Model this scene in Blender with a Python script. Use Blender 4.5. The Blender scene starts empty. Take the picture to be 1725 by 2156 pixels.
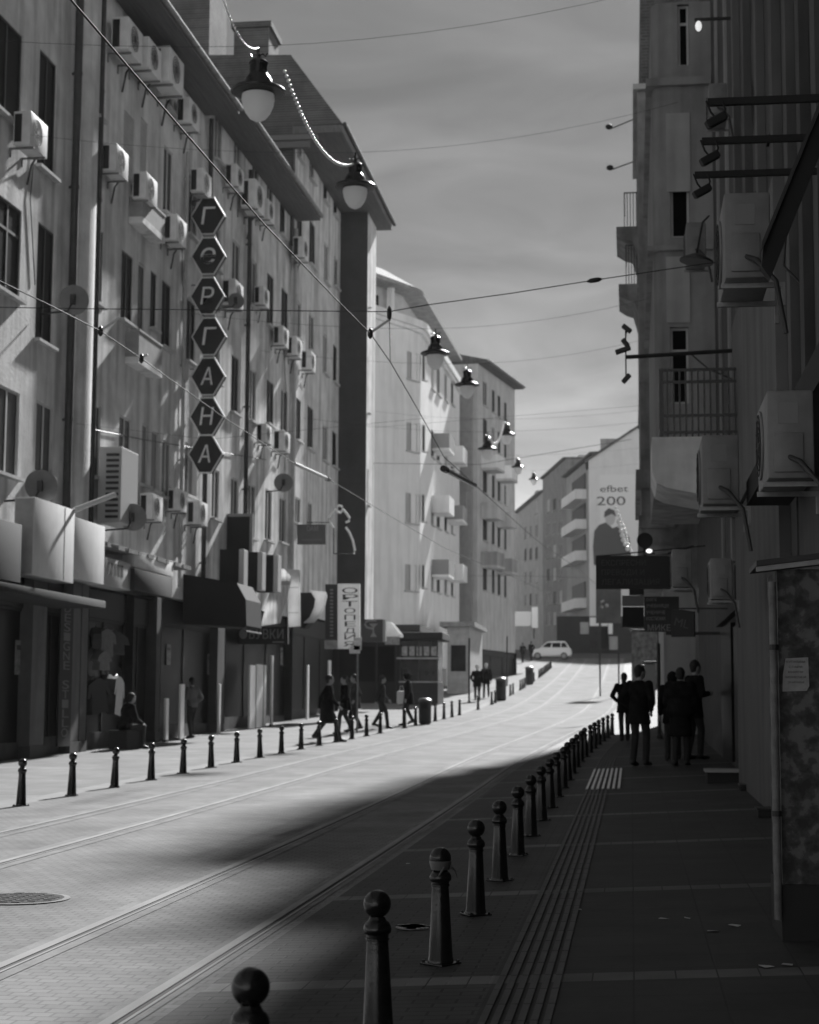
import bpy, bmesh, math, random
from mathutils import Vector, Matrix
random.seed(7)
R = math.radians
S = bpy.context.scene
COL = S.collection

# ------------------------------------------------------------------ camera
PITCH, YAW, ROLL, FOC = R(6.37), R(7.39), R(0.3), 3600.0
cp, sp, cy, sy = math.cos(PITCH), math.sin(PITCH), math.cos(YAW), math.sin(YAW)
FWD = Vector((-sy*cp, cy*cp, sp))
RT0 = Vector((cy, sy, 0.0))
UP0 = RT0.cross(FWD)
RT = RT0*math.cos(ROLL) + UP0*math.sin(ROLL)
UP = UP0*math.cos(ROLL) - RT0*math.sin(ROLL)
EYE = Vector((0, 0, 1.44))
cam_d = bpy.data.cameras.new('camera')
cam = bpy.data.objects.new('camera', cam_d); COL.objects.link(cam)
cam.matrix_world = Matrix(((RT.x, UP.x, -FWD.x, EYE.x), (RT.y, UP.y, -FWD.y, EYE.y), (RT.z, UP.z, -FWD.z, EYE.z), (0, 0, 0, 1)))
cam_d.sensor_fit = 'VERTICAL'; cam_d.sensor_height = 36.0
cam_d.lens = 36.0*FOC/2156.0
cam_d.clip_end = 3000
cam_d.dof.use_dof = True; cam_d.dof.focus_distance = 10.0; cam_d.dof.aperture_fstop = 4.2
S.camera = cam

# ------------------------------------------------------------------ sky, sun, exposure
SUN_AZ, SUN_EL = R(8.2), R(33.0)
w = bpy.data.worlds.new('World'); S.world = w; w.use_nodes = True
nt = w.node_tree; N = nt.nodes; L = nt.links
for n in list(N): N.remove(n)
out = N.new('ShaderNodeOutputWorld'); bg = N.new('ShaderNodeBackground')
sky = N.new('ShaderNodeTexSky'); sky.sky_type = 'NISHITA'; sky.sun_disc = False
sky.sun_elevation = SUN_EL; sky.sun_rotation = SUN_AZ; sky.dust_density = 3.0
bw = N.new('ShaderNodeRGBToBW'); L.new(sky.outputs[0], bw.inputs[0])
tc = N.new('ShaderNodeTexCoord'); sep = N.new('ShaderNodeSeparateXYZ'); L.new(tc.outputs['Generated'], sep.inputs[0])
mp = N.new('ShaderNodeMapping'); mp.inputs['Scale'].default_value = (4.2, 4.2, 13.0); L.new(tc.outputs['Generated'], mp.inputs[0])
cl = N.new('ShaderNodeTexNoise'); cl.inputs['Scale'].default_value = 1.9; cl.inputs['Detail'].default_value = 7; cl.inputs['Roughness'].default_value = 0.5
cl.inputs['Distortion'].default_value = 0.9
L.new(mp.outputs[0], cl.inputs['Vector'])
elev = N.new('ShaderNodeValToRGB'); L.new(sep.outputs[2], elev.inputs[0])
E = elev.color_ramp.elements
E[0].position = 0.0; E[0].color = (8.6, 8.6, 8.6, 1)
E[1].position = 0.62; E[1].color = (1.1, 1.1, 1.1, 1)
for p, v in ((0.10, 7.2), (0.16, 4.8), (0.23, 3.0), (0.30, 2.3), (0.38, 1.75)):
    e = E.new(p); e.color = (v, v, v, 1)
crp = N.new('ShaderNodeValToRGB'); L.new(cl.outputs[0], crp.inputs[0])
crp.color_ramp.elements[0].position = 0.30; crp.color_ramp.elements[0].color = (.76, .76, .76, 1)
crp.color_ramp.elements[1].position = 0.70; crp.color_ramp.elements[1].color = (1.26, 1.26, 1.26, 1)
mul = N.new('ShaderNodeMixRGB'); mul.blend_type = 'MULTIPLY'; mul.inputs[0].default_value = 1.0
L.new(elev.outputs[0], mul.inputs[1]); L.new(crp.outputs[0], mul.inputs[2])
bk = N.new('ShaderNodeMapRange'); L.new(sep.outputs[1], bk.inputs[0]); bk.inputs[1].default_value = .3; bk.inputs[2].default_value = -.9; bk.inputs[3].default_value = 1.0; bk.inputs[4].default_value = 2.5
mul2 = N.new('ShaderNodeMixRGB'); mul2.blend_type = 'MULTIPLY'; mul2.inputs[0].default_value = 1.0; L.new(mul.outputs[0], mul2.inputs[1]); L.new(bk.outputs[0], mul2.inputs[2]); mul = mul2
mix = N.new('ShaderNodeMixRGB'); mix.inputs[0].default_value = 0.95
L.new(bw.outputs[0], mix.inputs[1]); L.new(mul.outputs[0], mix.inputs[2])
L.new(mix.outputs[0], bg.inputs['Color']); bg.inputs['Strength'].default_value = 0.05
L.new(bg.outputs[0], out.inputs[0])

sd = bpy.data.lights.new('sun', 'SUN'); sd.energy = 4.8; sd.angle = R(2.2); sd.color = (1, 1, 1)
sun = bpy.data.objects.new('sun', sd); COL.objects.link(sun)
sdir = Vector((math.sin(SUN_AZ)*math.cos(SUN_EL), math.cos(SUN_AZ)*math.cos(SUN_EL), math.sin(SUN_EL)))
sun.rotation_euler = sdir.to_track_quat('Z', 'Y').to_euler()
S.view_settings.view_transform = 'Standard'; S.view_settings.look = 'None'
S.view_settings.exposure = 0.8; S.view_settings.gamma = 1.0

# ------------------------------------------------------------------ picture helpers (measuring only)
def ray(px, py):
    return FWD + RT*((px-862.5)/FOC) + UP*((1078.0-py)/FOC)
def at_Y(px, py, Y):
    d = ray(px, py); return EYE + d*(Y/d.y)
def at_X(px, py, X):
    d = ray(px, py); return EYE + d*(X/d.x)
def lat(x): return 0.045*min(max(x+2.5, 0.0), 4.5)
def lon(y):
    if y <= 0: return 0.0
    if y <= 150: return 0.00023*y*y
    z = 0.00023*150*150
    return z + 0.05*(min(y, 200.0)-150)
def cx(y):
    t = min(max((y-30.0)/48.0, 0.0), 1.0); return 1.5*t*t*(3-2*t)
def gz(x, y): return lon(y) + lat(x-cx(y))
def at_g(px, py):
    d = ray(px, py); t0, t1 = 1.0, 1.0
    prev = None
    t = 2.0
    while t < 400:
        p = EYE + d*t
        if p.z < gz(p.x, p.y):
            lo, hi = t-0.5, t
            for _ in range(30):
                m = (lo+hi)/2; q = EYE + d*m
                if q.z < gz(q.x, q.y): hi = m
                else: lo = m
            return EYE + d*hi
        t += 0.5
    return EYE + d*150

# ------------------------------------------------------------------ materials (greys: the place is seen in black and white)
MATS = {}
def mat(name, v, rough=0.7, noise=0.0, nscale=3.0, bump=0.0, bscale=30.0, spec=0.5, metal=0.0, emit=0.0, stretch=(1, 1, 1), stain=0.0):
    if name in MATS: return MATS[name]
    m = bpy.data.materials.new(name); m.use_nodes = True
    nt = m.node_tree; N = nt.nodes; L = nt.links
    b = N['Principled BSDF']
    b.inputs['Roughness'].default_value = rough; b.inputs['Metallic'].default_value = metal
    b.inputs['Specular IOR Level'].default_value = spec
    b.inputs['Base Color'].default_value = (v, v, v, 1)
    tc = N.new('ShaderNodeTexCoord')
    src = None
    if noise > 0:
        mp = N.new('ShaderNodeMapping'); mp.inputs['Scale'].default_value = stretch; L.new(tc.outputs['Object'], mp.inputs[0])
        n = N.new('ShaderNodeTexNoise'); n.inputs['Scale'].default_value = nscale; n.inputs['Detail'].default_value = 6; n.inputs['Roughness'].default_value = .6
        L.new(mp.outputs[0], n.inputs['Vector'])
        r = N.new('ShaderNodeValToRGB'); L.new(n.outputs[0], r.inputs[0])
        a, c = v*(1-noise), min(v*(1+noise), .9)
        r.color_ramp.elements[0].position = .3; r.color_ramp.elements[0].color = (a, a, a, 1)
        r.color_ramp.elements[1].position = .7; r.color_ramp.elements[1].color = (c, c, c, 1)
        src = r.outputs[0]
        if stain > 0:
            mp2 = N.new('ShaderNodeMapping'); mp2.inputs['Scale'].default_value = (1.3, 1.3, .12); L.new(tc.outputs['Object'], mp2.inputs[0])
            n2 = N.new('ShaderNodeTexNoise'); n2.inputs['Scale'].default_value = 1.7; n2.inputs['Detail'].default_value = 5
            L.new(mp2.outputs[0], n2.inputs['Vector'])
            r2 = N.new('ShaderNodeValToRGB'); L.new(n2.outputs[0], r2.inputs[0])
            k = 1-stain
            r2.color_ramp.elements[0].position = .36; r2.color_ramp.elements[0].color = (k, k, k, 1)
            r2.color_ramp.elements[1].position = .56; r2.color_ramp.elements[1].color = (1, 1, 1, 1)
            mu = N.new('ShaderNodeMixRGB'); mu.blend_type = 'MULTIPLY'; mu.inputs[0].default_value = 1
            L.new(src, mu.inputs[1]); L.new(r2.outputs[0], mu.inputs[2]); src = mu.outputs[0]
        L.new(src, b.inputs['Base Color'])
    if bump > 0:
        n3 = N.new('ShaderNodeTexNoise'); n3.inputs['Scale'].default_value = bscale; n3.inputs['Detail'].default_value = 4
        L.new(tc.outputs['Object'], n3.inputs['Vector'])
        bp = N.new('ShaderNodeBump'); bp.inputs['Strength'].default_value = bump; bp.inputs['Distance'].default_value = .02
        L.new(n3.outputs[0], bp.inputs['Height']); L.new(bp.outputs[0], b.inputs['Normal'])
    if emit > 0:
        b.inputs['Emission Color'].default_value = (1, 1, 1, 1); b.inputs['Emission Strength'].default_value = emit
    MATS[name] = m
    return m

def brick_mat(name, v, v2, mortar, bw_, bh, msize, rough=.7, bump=.4, noise=.25, band=None, plane='xy', offset=.5, spec=.5, nsc=1.2, grit=0.0):
    """bricks, setts or slabs; band=(period, start, width, value): pale cross bands"""
    m = bpy.data.materials.new(name); m.use_nodes = True
    nt = m.node_tree; N = nt.nodes; L = nt.links
    b = N['Principled BSDF']; b.inputs['Roughness'].default_value = rough; b.inputs['Specular IOR Level'].default_value = spec
    tc = N.new('ShaderNodeTexCoord'); mp = N.new('ShaderNodeMapping'); L.new(tc.outputs['Object'], mp.inputs[0])
    if plane == 'xz': mp.inputs['Rotation'].default_value = (R(-90), 0, 0)
    if plane == 'yx': mp.inputs['Rotation'].default_value = (0, 0, R(90))
    br = N.new('ShaderNodeTexBrick'); L.new(mp.outputs[0], br.inputs['Vector'])
    br.offset = offset
    br.inputs['Scale'].default_value = 1.0
    br.inputs['Brick Width'].default_value = bw_; br.inputs['Row Height'].default_value = bh
    br.inputs['Mortar Size'].default_value = msize; br.inputs['Mortar Smooth'].default_value = .3
    br.inputs['Color1'].default_value = (v, v, v, 1); br.inputs['Color2'].default_value = (v2, v2, v2, 1); br.inputs['Mortar'].default_value = (mortar,)*3+(1,)
    n = N.new('ShaderNodeTexNoise'); n.inputs['Scale'].default_value = nsc; n.inputs['Detail'].default_value = 8; n.inputs['Roughness'].default_value = .65
    L.new(tc.outputs['Object'], n.inputs['Vector'])
    r = N.new('ShaderNodeValToRGB'); L.new(n.outputs[0], r.inputs[0])
    r.color_ramp.elements[0].position = .3; r.color_ramp.elements[0].color = (1-noise,)*3+(1,)
    r.color_ramp.elements[1].position = .7; r.color_ramp.elements[1].color = (1+noise,)*3+(1,)
    src = br.outputs['Color']
    if band:
        sp_ = N.new('ShaderNodeSeparateXYZ'); L.new(tc.outputs['Object'], sp_.inputs[0])
        skew = N.new('ShaderNodeMath'); skew.operation = 'MULTIPLY_ADD'; L.new(sp_.outputs[0], skew.inputs[0]); skew.inputs[1].default_value = -.05; L.new(sp_.outputs[1], skew.inputs[2])
        ad = N.new('ShaderNodeMath'); ad.operation = 'SUBTRACT'; L.new(skew.outputs[0], ad.inputs[0]); ad.inputs[1].default_value = band[1]-band[0]*10
        md = N.new('ShaderNodeMath'); md.operation = 'MODULO'; L.new(ad.outputs[0], md.inputs[0]); md.inputs[1].default_value = band[0]
        lt = N.new('ShaderNodeMath'); lt.operation = 'LESS_THAN'; L.new(md.outputs[0], lt.inputs[0]); lt.inputs[1].default_value = band[2]
        br2 = N.new('ShaderNodeTexBrick'); L.new(mp.outputs[0], br2.inputs['Vector']); br2.offset = 0
        br2.inputs['Scale'].default_value = 1; br2.inputs['Brick Width'].default_value = .2; br2.inputs['Row Height'].default_value = 5
        br2.inputs['Mortar Size'].default_value = .004
        br2.inputs['Color1'].default_value = (band[3],)*3+(1,); br2.inputs['Color2'].default_value = (band[3]*.85,)*3+(1,); br2.inputs['Mortar'].default_value = (mortar,)*3+(1,)
        mx = N.new('ShaderNodeMixRGB'); L.new(lt.outputs[0], mx.inputs[0]); L.new(src, mx.inputs[1]); L.new(br2.outputs['Color'], mx.inputs[2])
        src = mx.outputs[0]
    mu = N.new('ShaderNodeMixRGB'); mu.blend_type = 'MULTIPLY'; mu.inputs[0].default_value = 1; L.new(src, mu.inputs[1]); L.new(r.outputs[0], mu.inputs[2])
    L.new(mu.outputs[0], b.inputs['Base Color'])
    bp = N.new('ShaderNodeBump'); bp.inputs['Strength'].default_value = bump; bp.inputs['Distance'].default_value = .012
    if grit > 0:
        g = N.new('ShaderNodeTexNoise'); g.inputs['Scale'].default_value = 30; g.inputs['Detail'].default_value = 3
        L.new(tc.outputs['Object'], g.inputs['Vector'])
        ma = N.new('ShaderNodeMath'); ma.operation = 'MULTIPLY_ADD'; L.new(g.outputs[0], ma.inputs[0]); ma.inputs[1].default_value = grit
        iv = N.new('ShaderNodeMath'); iv.operation = 'SUBTRACT'; iv.inputs[0].default_value = 1; L.new(br.outputs['Fac'], iv.inputs[1])
        L.new(iv.outputs[0], ma.inputs[2]); L.new(ma.outputs[0], bp.inputs['Height'])
    else:
        bp.invert = True; L.new(br.outputs['Fac'], bp.inputs['Height'])
    L.new(bp.outputs[0], b.inputs['Normal'])
    MATS[name] = m
    return m

# ------------------------------------------------------------------ mesh helpers
class MB:
    def __init__(s): s.v = []; s.f = []
    def quad(s, a, b, c, d):
        i = len(s.v); s.v += [tuple(a), tuple(b), tuple(c), tuple(d)]; s.f.append((i, i+1, i+2, i+3)); return s
    def poly(s, pts):
        i = len(s.v); s.v += [tuple(p) for p in pts]; s.f.append(tuple(range(i, i+len(pts)))); return s
    def box(s, x0, x1, y0, y1, z0, z1, M=None, ch=0.0):
        if x0 > x1: x0, x1 = x1, x0
        if y0 > y1: y0, y1 = y1, y0
        if z0 > z1: z0, z1 = z1, z0
        i = len(s.v)
        if ch <= 0:
            P = [(x0,y0,z0),(x1,y0,z0),(x1,y1,z0),(x0,y1,z0),(x0,y0,z1),(x1,y0,z1),(x1,y1,z1),(x0,y1,z1)]
            F = [(0,3,2,1),(4,5,6,7),(0,1,5,4),(1,2,6,5),(2,3,7,6),(3,0,4,7)]
        else:
            ch = min(ch, (x1-x0)*.45, (y1-y0)*.45, (z1-z0)*.45)
            bm = bmesh.new(); bmesh.ops.create_cube(bm, size=1)
            for v in bm.verts:
                v.co = Vector((x0+(v.co.x+.5)*(x1-x0), y0+(v.co.y+.5)*(y1-y0), z0+(v.co.z+.5)*(z1-z0)))
            bmesh.ops.bevel(bm, geom=list(bm.edges), offset=ch, segments=2, profile=.5, affect='EDGES')
            bm.verts.index_update()
            P = [tuple(v.co) for v in bm.verts]; F = [tuple(v.index for v in f.verts) for f in bm.faces]; bm.free()
        if M is not None: P = [tuple(M @ Vector(p)) for p in P]
        s.v += P; s.f += [tuple(i+k for k in f) for f in F]; return s
    def lathe(s, prof, c=(0, 0, 0), seg=20, M=None, cap=True):
        i = len(s.v); n = len(prof); P = []
        for r, z in prof:
            for k in range(seg):
                a = 2*math.pi*k/seg; P.append((c[0]+r*math.cos(a), c[1]+r*math.sin(a), c[2]+z))
        if M is not None: P = [tuple(M @ Vector(p)) for p in P]
        s.v += P
        for j in range(n-1):
            for k in range(seg):
                a = i+j*seg+k; b = i+j*seg+(k+1) % seg
                s.f.append((a, b, b+seg, a+seg))
        if cap:
            s.f.append(tuple(i+k for k in reversed(range(seg)))); s.f.append(tuple(i+(n-1)*seg+k for k in range(seg)))
        return s
    def tube(s, pts, r, seg=6):
        pts = [Vector(p) for p in pts]; n = len(pts); i = len(s.v)
        for j, p in enumerate(pts):
            d = (pts[min(j+1, n-1)]-pts[max(j-1, 0)]).normalized()
            a = d.cross(Vector((0, 0, 1)))
            if a.length < 1e-3: a = d.cross(Vector((1, 0, 0)))
            a.normalize(); b = d.cross(a)
            rr = r[j] if isinstance(r, (list, tuple)) else r
            for k in range(seg):
                t = 2*math.pi*k/seg; s.v.append(tuple(p+(a*math.cos(t)+b*math.sin(t))*rr))
        for j in range(n-1):
            for k in range(seg):
                a = i+j*seg+k; b = i+j*seg+(k+1) % seg; s.f.append((a, b, b+seg, a+seg))
        s.f.append(tuple(i+k for k in reversed(range(seg)))); s.f.append(tuple(i+(n-1)*seg+k for k in range(seg)))
        return s
    def ball(s, c, r, seg=14, rings=8, sc=(1, 1, 1), M=None):
        prof = []
        i = len(s.v); P = []
        for j in range(rings+1):
            t = math.pi*j/rings
            for k in range(seg):
                a = 2*math.pi*k/seg
                P.append((c[0]+r*sc[0]*math.sin(t)*math.cos(a), c[1]+r*sc[1]*math.sin(t)*math.sin(a), c[2]-r*sc[2]*math.cos(t)))
        if M is not None: P = [tuple(M @ Vector(p)) for p in P]
        s.v += P
        for j in range(rings):
            for k in range(seg):
                a = i+j*seg+k; b = i+j*seg+(k+1) % seg; s.f.append((a, b, b+seg, a+seg))
        return s
    def prism(s, poly, y0, y1, M=None):
        """polygon in (x,z), extruded along y"""
        i = len(s.v); n = len(poly)
        P = [(x, y0, z) for x, z in poly]+[(x, y1, z) for x, z in poly]
        if M is not None: P = [tuple(M @ Vector(p)) for p in P]
        s.v += P
        s.f.append(tuple(i+k for k in range(n))); s.f.append(tuple(i+n+k for k in reversed(range(n))))
        for k in range(n):
            b = (k+1) % n; s.f.append((i+b, i+k, i+n+k, i+n+b))
        return s
    def prismz(s, poly, z0, z1):
        """polygon in (x,y), extruded along z"""
        i = len(s.v); n = len(poly)
        s.v += [(x, y, z0) for x, y in poly]+[(x, y, z1) for x, y in poly]
        s.f.append(tuple(i+k for k in reversed(range(n)))); s.f.append(tuple(i+n+k for k in range(n)))
        for k in range(n):
            b = (k+1) % n; s.f.append((i+k, i+b, i+n+b, i+n+k))
        return s
    def capsule(s, p0, r0, p1, r1, seg=12):
        p0 = Vector(p0); p1 = Vector(p1)
        s.tube([p0, p1], [r0, r1], seg); s.ball(p0, r0, seg, 8); s.ball(p1, r1, seg, 8); return s
    def build(s, name, m, parent=None, smooth=None, loc=None):
        me = bpy.data.meshes.new(name); me.from_pydata(s.v, [], s.f); me.update()
        if m is not None: me.materials.append(m)
        bm = bmesh.new(); bm.from_mesh(me); bmesh.ops.recalc_face_normals(bm, faces=bm.faces); bm.to_mesh(me); bm.free()
        if smooth:
            for p in me.polygons: p.use_smooth = True
            me.set_sharp_from_angle(angle=R(smooth))
        o = bpy.data.objects.new(name, me); COL.objects.link(o)
        if parent is not None: o.parent = parent
        if loc is not None: o.location = loc
        return o
def tag(o, label, cat, group=None):
    o['label'] = label; o['category'] = cat
    if group: o['group'] = group
    return o
def thing(name, label, cat, loc=(0, 0, 0), rz=0.0, group=None):
    o = bpy.data.objects.new(name, None); COL.objects.link(o); o.empty_display_size = .2
    o.location = loc; o.rotation_euler = (0, 0, rz)
    return tag(o, label, cat, group)
def kids(o): return [c for c in COL.objects if c.parent is o]
def copy_tree(o, parent=None):
    c = o.copy(); COL.objects.link(c); c.parent = parent
    for ch in KIDS.get(o.name) or kids(o): copy_tree(ch, c)
    return c
KIDS = {}
def freeze(o):
    KIDS[o.name] = kids(o)
    for ch in KIDS[o.name]: freeze(ch)
def dup(o, label, loc, rz=None, sc=None, group=None):
    c = copy_tree(o); c.location = loc
    if rz is not None: c.rotation_euler = (0, 0, rz)
    if sc is not None: c.scale = (sc, sc, sc) if not isinstance(sc, tuple) else sc
    c['label'] = label
    if group: c['group'] = group
    return c
ORD = ['first','second','third','fourth','fifth','sixth','seventh','eighth','ninth','tenth','eleventh','twelfth','thirteenth','fourteenth','fifteenth','sixteenth','seventeenth','eighteenth','nineteenth','twentieth']
def ordn(i):
    if i < 20: return ORD[i]
    if i == 29: return 'thirtieth'
    if i == 39: return 'fortieth'
    t = ['twenty', 'thirty', 'forty', 'fifty'][(i+1)//10-2]
    return t+'-'+ORD[(i+1) % 10-1] if (i+1) % 10 else t
def struct(o): o['kind'] = 'structure'; return o
def text(name, s, m, parent, M, size, ext=.004, align='LEFT', width=None):
    c = bpy.data.curves.new(name, 'FONT'); c.body = s; c.size = size; c.extrude = ext; c.align_x = align; c.offset = 0.0
    t = bpy.data.objects.new(name, c); COL.objects.link(t)
    dg = bpy.context.evaluated_depsgraph_get()
    me = bpy.data.meshes.new_from_object(t.evaluated_get(dg))
    bpy.data.objects.remove(t); bpy.data.curves.remove(c)
    me.materials.clear(); me.materials.append(m)
    if width:
        xs = [v.co.x for v in me.vertices]; k = width/(max(xs)-min(xs)); x0 = min(xs)
        for v in me.vertices: v.co.x = (v.co.x-(x0 if align == 'LEFT' else 0))*k
    me.transform(M)
    o = bpy.data.objects.new(name, me); COL.objects.link(o); o.parent = parent
    return o
# text standing upright, read from -y
TXT = Matrix(((1, 0, 0, 0), (0, 0, -1, 0), (0, 1, 0, 0), (0, 0, 0, 1)))

class Fac:
    """a vertical street front: local x runs left to right as seen from the street, local -y points out to the street"""
    def __init__(s, x, y, ang):
        s.p = Vector((x, y, 0)); s.a = ang; s.d = Vector((math.cos(ang), math.sin(ang), 0)); s.n = Vector((math.sin(ang), -math.cos(ang), 0))
    def hit(s, px, py, out=0.0):
        d = ray(px, py); q = s.p + s.n*out
        t = (q-EYE).dot(s.n)/d.dot(s.n); h = EYE + d*t
        return (h-s.p).dot(s.d), h.z
    def pt(s, x, out, z): q = s.p + s.d*x + s.n*out; return Vector((q.x, q.y, z))

# common materials
glass_d = mat('dark_glass', .008, .4, noise=.6, nscale=1.2, spec=.04)
glass_c = mat('curtained_glass', .16, .5, noise=.35, nscale=2.0, stretch=(6, 1, .4), spec=.3)
glass_m = mat('dim_glass', .024, .35, noise=.6, nscale=1.5, spec=.1)
glass_p = mat('pale_blind', .42, .6, noise=.25, nscale=2.0, stretch=(6, 1, .4))
shut_m = mat('roller_shutter', .42, .6, noise=.15, nscale=4)
frame_w = mat('white_frame_paint', .55, .5)
frame_d = mat('dark_frame_paint', .05, .5)
stone_l = mat('sill_stone', .5, .8, noise=.2, nscale=6)
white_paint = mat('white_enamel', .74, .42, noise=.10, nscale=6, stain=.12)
shade_paint = mat('shade_enamel', .19, .5, noise=.14, nscale=6, stain=.25)  # darker copy of the white enamel, with the shade put into its colour
grille_m = mat('black_grille', .012, .6)
metal_d = mat('dark_steel', .03, .45, noise=.3, nscale=9, metal=.4)
metal_g = mat('grey_steel', .25, .45, noise=.25, nscale=7, metal=.5)
black_gloss = mat('black_gloss_paint', .009, .26, noise=.5, nscale=11, bump=.10, bscale=50)
black_m = mat('matt_black', .012, .75)
wire_m = mat('wire_metal', .045, .75, spec=.2)
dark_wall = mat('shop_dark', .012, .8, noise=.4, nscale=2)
plastic_d = mat('dark_plastic', .03, .5)

def wall_mesh(mb, x0, x1, z0, z1, wins, rev=.075, y=0.0):
    xs = sorted(set([x0, x1]+[a for w in wins for a in (w[0], w[1]) if x0 < a < x1]))
    zs = sorted(set([z0, z1]+[a for w in wins for a in (w[2], w[3]) if z0 < a < z1]))
    for i in range(len(xs)-1):
        for j in range(len(zs)-1):
            cx, cz = (xs[i]+xs[i+1])/2, (zs[j]+zs[j+1])/2
            if any(w[0] < cx < w[1] and w[2] < cz < w[3] for w in wins): continue
            mb.quad((xs[i], y, zs[j]), (xs[i+1], y, zs[j]), (xs[i+1], y, zs[j+1]), (xs[i], y, zs[j+1]))
    for a, b, c, d in [w[:4] for w in wins]:
        mb.quad((a, y, c), (a, y+rev, c), (a, y+rev, d), (a, y, d)); mb.quad((b, y, c), (b, y, d), (b, y+rev, d), (b, y+rev, c))
        mb.quad((a, y, d), (a, y+rev, d), (b, y+rev, d), (b, y, d)); mb.quad((a, y, c), (b, y, c), (b, y+rev, c), (a, y+rev, c))
def add_window(parent, a, b, c, d, kind='d', y=0.0, sill=True, fm=None):
    gm = {'d': glass_d, 'c': glass_c, 's': shut_m, 'm': glass_m, 'p': glass_p}[kind[0]]
    mb = MB(); yy = y+(.03 if kind[0] == 's' else .05)
    mb.box(a+.003, b-.003, yy, yy+.02, c+.003, d-.003)
    if kind[0] == 's':
        z = c+.06
        while z < d-.05:
            mb.box(a+.02, b-.02, yy-.012, yy-.001, z, z+.05); z += .11
    wn = mb.build('window', gm, parent)
    fb = MB(); t = .05; y0, y1 = yy-.022, yy-.003
    if fm is None and kind[0] == 'd': fm = mat('grey_frame_paint', .05, .6)
    if kind[0] != 's':
        fb.box(a+.004, a+t, y0, y1, c+.004, d-.004); fb.box(b-t, b-.004, y0, y1, c+.004, d-.004)
        fb.box(a+t, b-t, y0, y1, c+.004, c+t); fb.box(a+t, b-t, y0, y1, d-t, d-.004)
        if b-a > .7: fb.box((a+b)/2-.035, (a+b)/2+.035, y0+.002, y1, c+t, d-t)
        if d-c > 1.2 and len(kind) > 1: fb.box(a+t, b-t, y0+.004, y1, c+(d-c)*.68, c+(d-c)*.68+.06)
        fb.build('frame', fm or frame_w, wn)
    if sill:
        MB().box(a-.08, b+.08, y-.14, y-.002, c-.07, c-.005).build('sill', stone_l, wn)
    return wn
def rects(f, lst):
    r = []
    for it in lst:
        xl, xr, yt, yb = it[:4]; k = it[4] if len(it) > 4 else 'd'
        a, d = f.hit(xl, yt); _, c = f.hit(xl, yb); b, _ = f.hit(xr, yt+(xr-xl)*.5)
        r.append((a, b, c, d, k))
    return r
# ------------------------------------------------------------------ ground
def sheet(name, x0, x1, y0, y1, dz, m, xs=(), step=1.0):
    X = sorted(set([x0, x1]+[x for x in xs if x0 < x < x1])); Y = []
    y = y0
    while y < y1-1e-6:
        Y.append(y); y += step if y < 60 else step*3
    Y.append(y1)
    mb = MB(); n = len(X)
    for yy in Y:
        for x in X: mb.v.append((x+(cx(yy) if abs(x) < 40 else 0), yy, lon(yy)+lat(x)+dz))
    for j in range(len(Y)-1):
        for i in range(n-1): mb.f.append((j*n+i, j*n+i+1, (j+1)*n+i+1, (j+1)*n+i))
    return struct(mb.build(name, m))
BR = (-2.5, 2.0)
road_m = brick_mat('road_setts', .215, .185, .15, .11, .1, .008, rough=.85, bump=.32, noise=.3, plane='xy', grit=.3, spec=.12, nsc=.8)
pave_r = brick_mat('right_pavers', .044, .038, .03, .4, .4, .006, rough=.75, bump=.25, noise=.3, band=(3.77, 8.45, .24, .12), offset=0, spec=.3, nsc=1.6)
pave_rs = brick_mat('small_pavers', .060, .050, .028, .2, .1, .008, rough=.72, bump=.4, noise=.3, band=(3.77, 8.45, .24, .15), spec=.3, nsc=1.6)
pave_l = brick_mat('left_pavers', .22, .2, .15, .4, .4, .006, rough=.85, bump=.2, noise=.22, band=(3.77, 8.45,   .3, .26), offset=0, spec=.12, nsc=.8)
strip_m = mat('pale_kerb_stone', .25, .85, spec=.15, noise=.15, nscale=4, bump=.1)
grd_m = mat('plain_ground', .22, .9, noise=.3, nscale=1)
sheet('ground', -250, 250, -60, 450, -.03, grd_m, BR, 3.0)
sheet('road', -7.85, -2.1, -4, 158, 0, road_m, BR)
sheet('kerb_strip', -8.2, -7.85, -4, 158, 0, strip_m, BR)
sheet('pavement', -16, -8.2, -4, 158, 0, pave_l, BR)
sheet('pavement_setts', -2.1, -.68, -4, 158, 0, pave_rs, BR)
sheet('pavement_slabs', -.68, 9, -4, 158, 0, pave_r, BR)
cross_m = mat('junction_asphalt', .06, .8, noise=.3, nscale=.7, bump=.2)
sheet('cross_road', -60, 60, 158, 260, 0, cross_m, BR)
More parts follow.
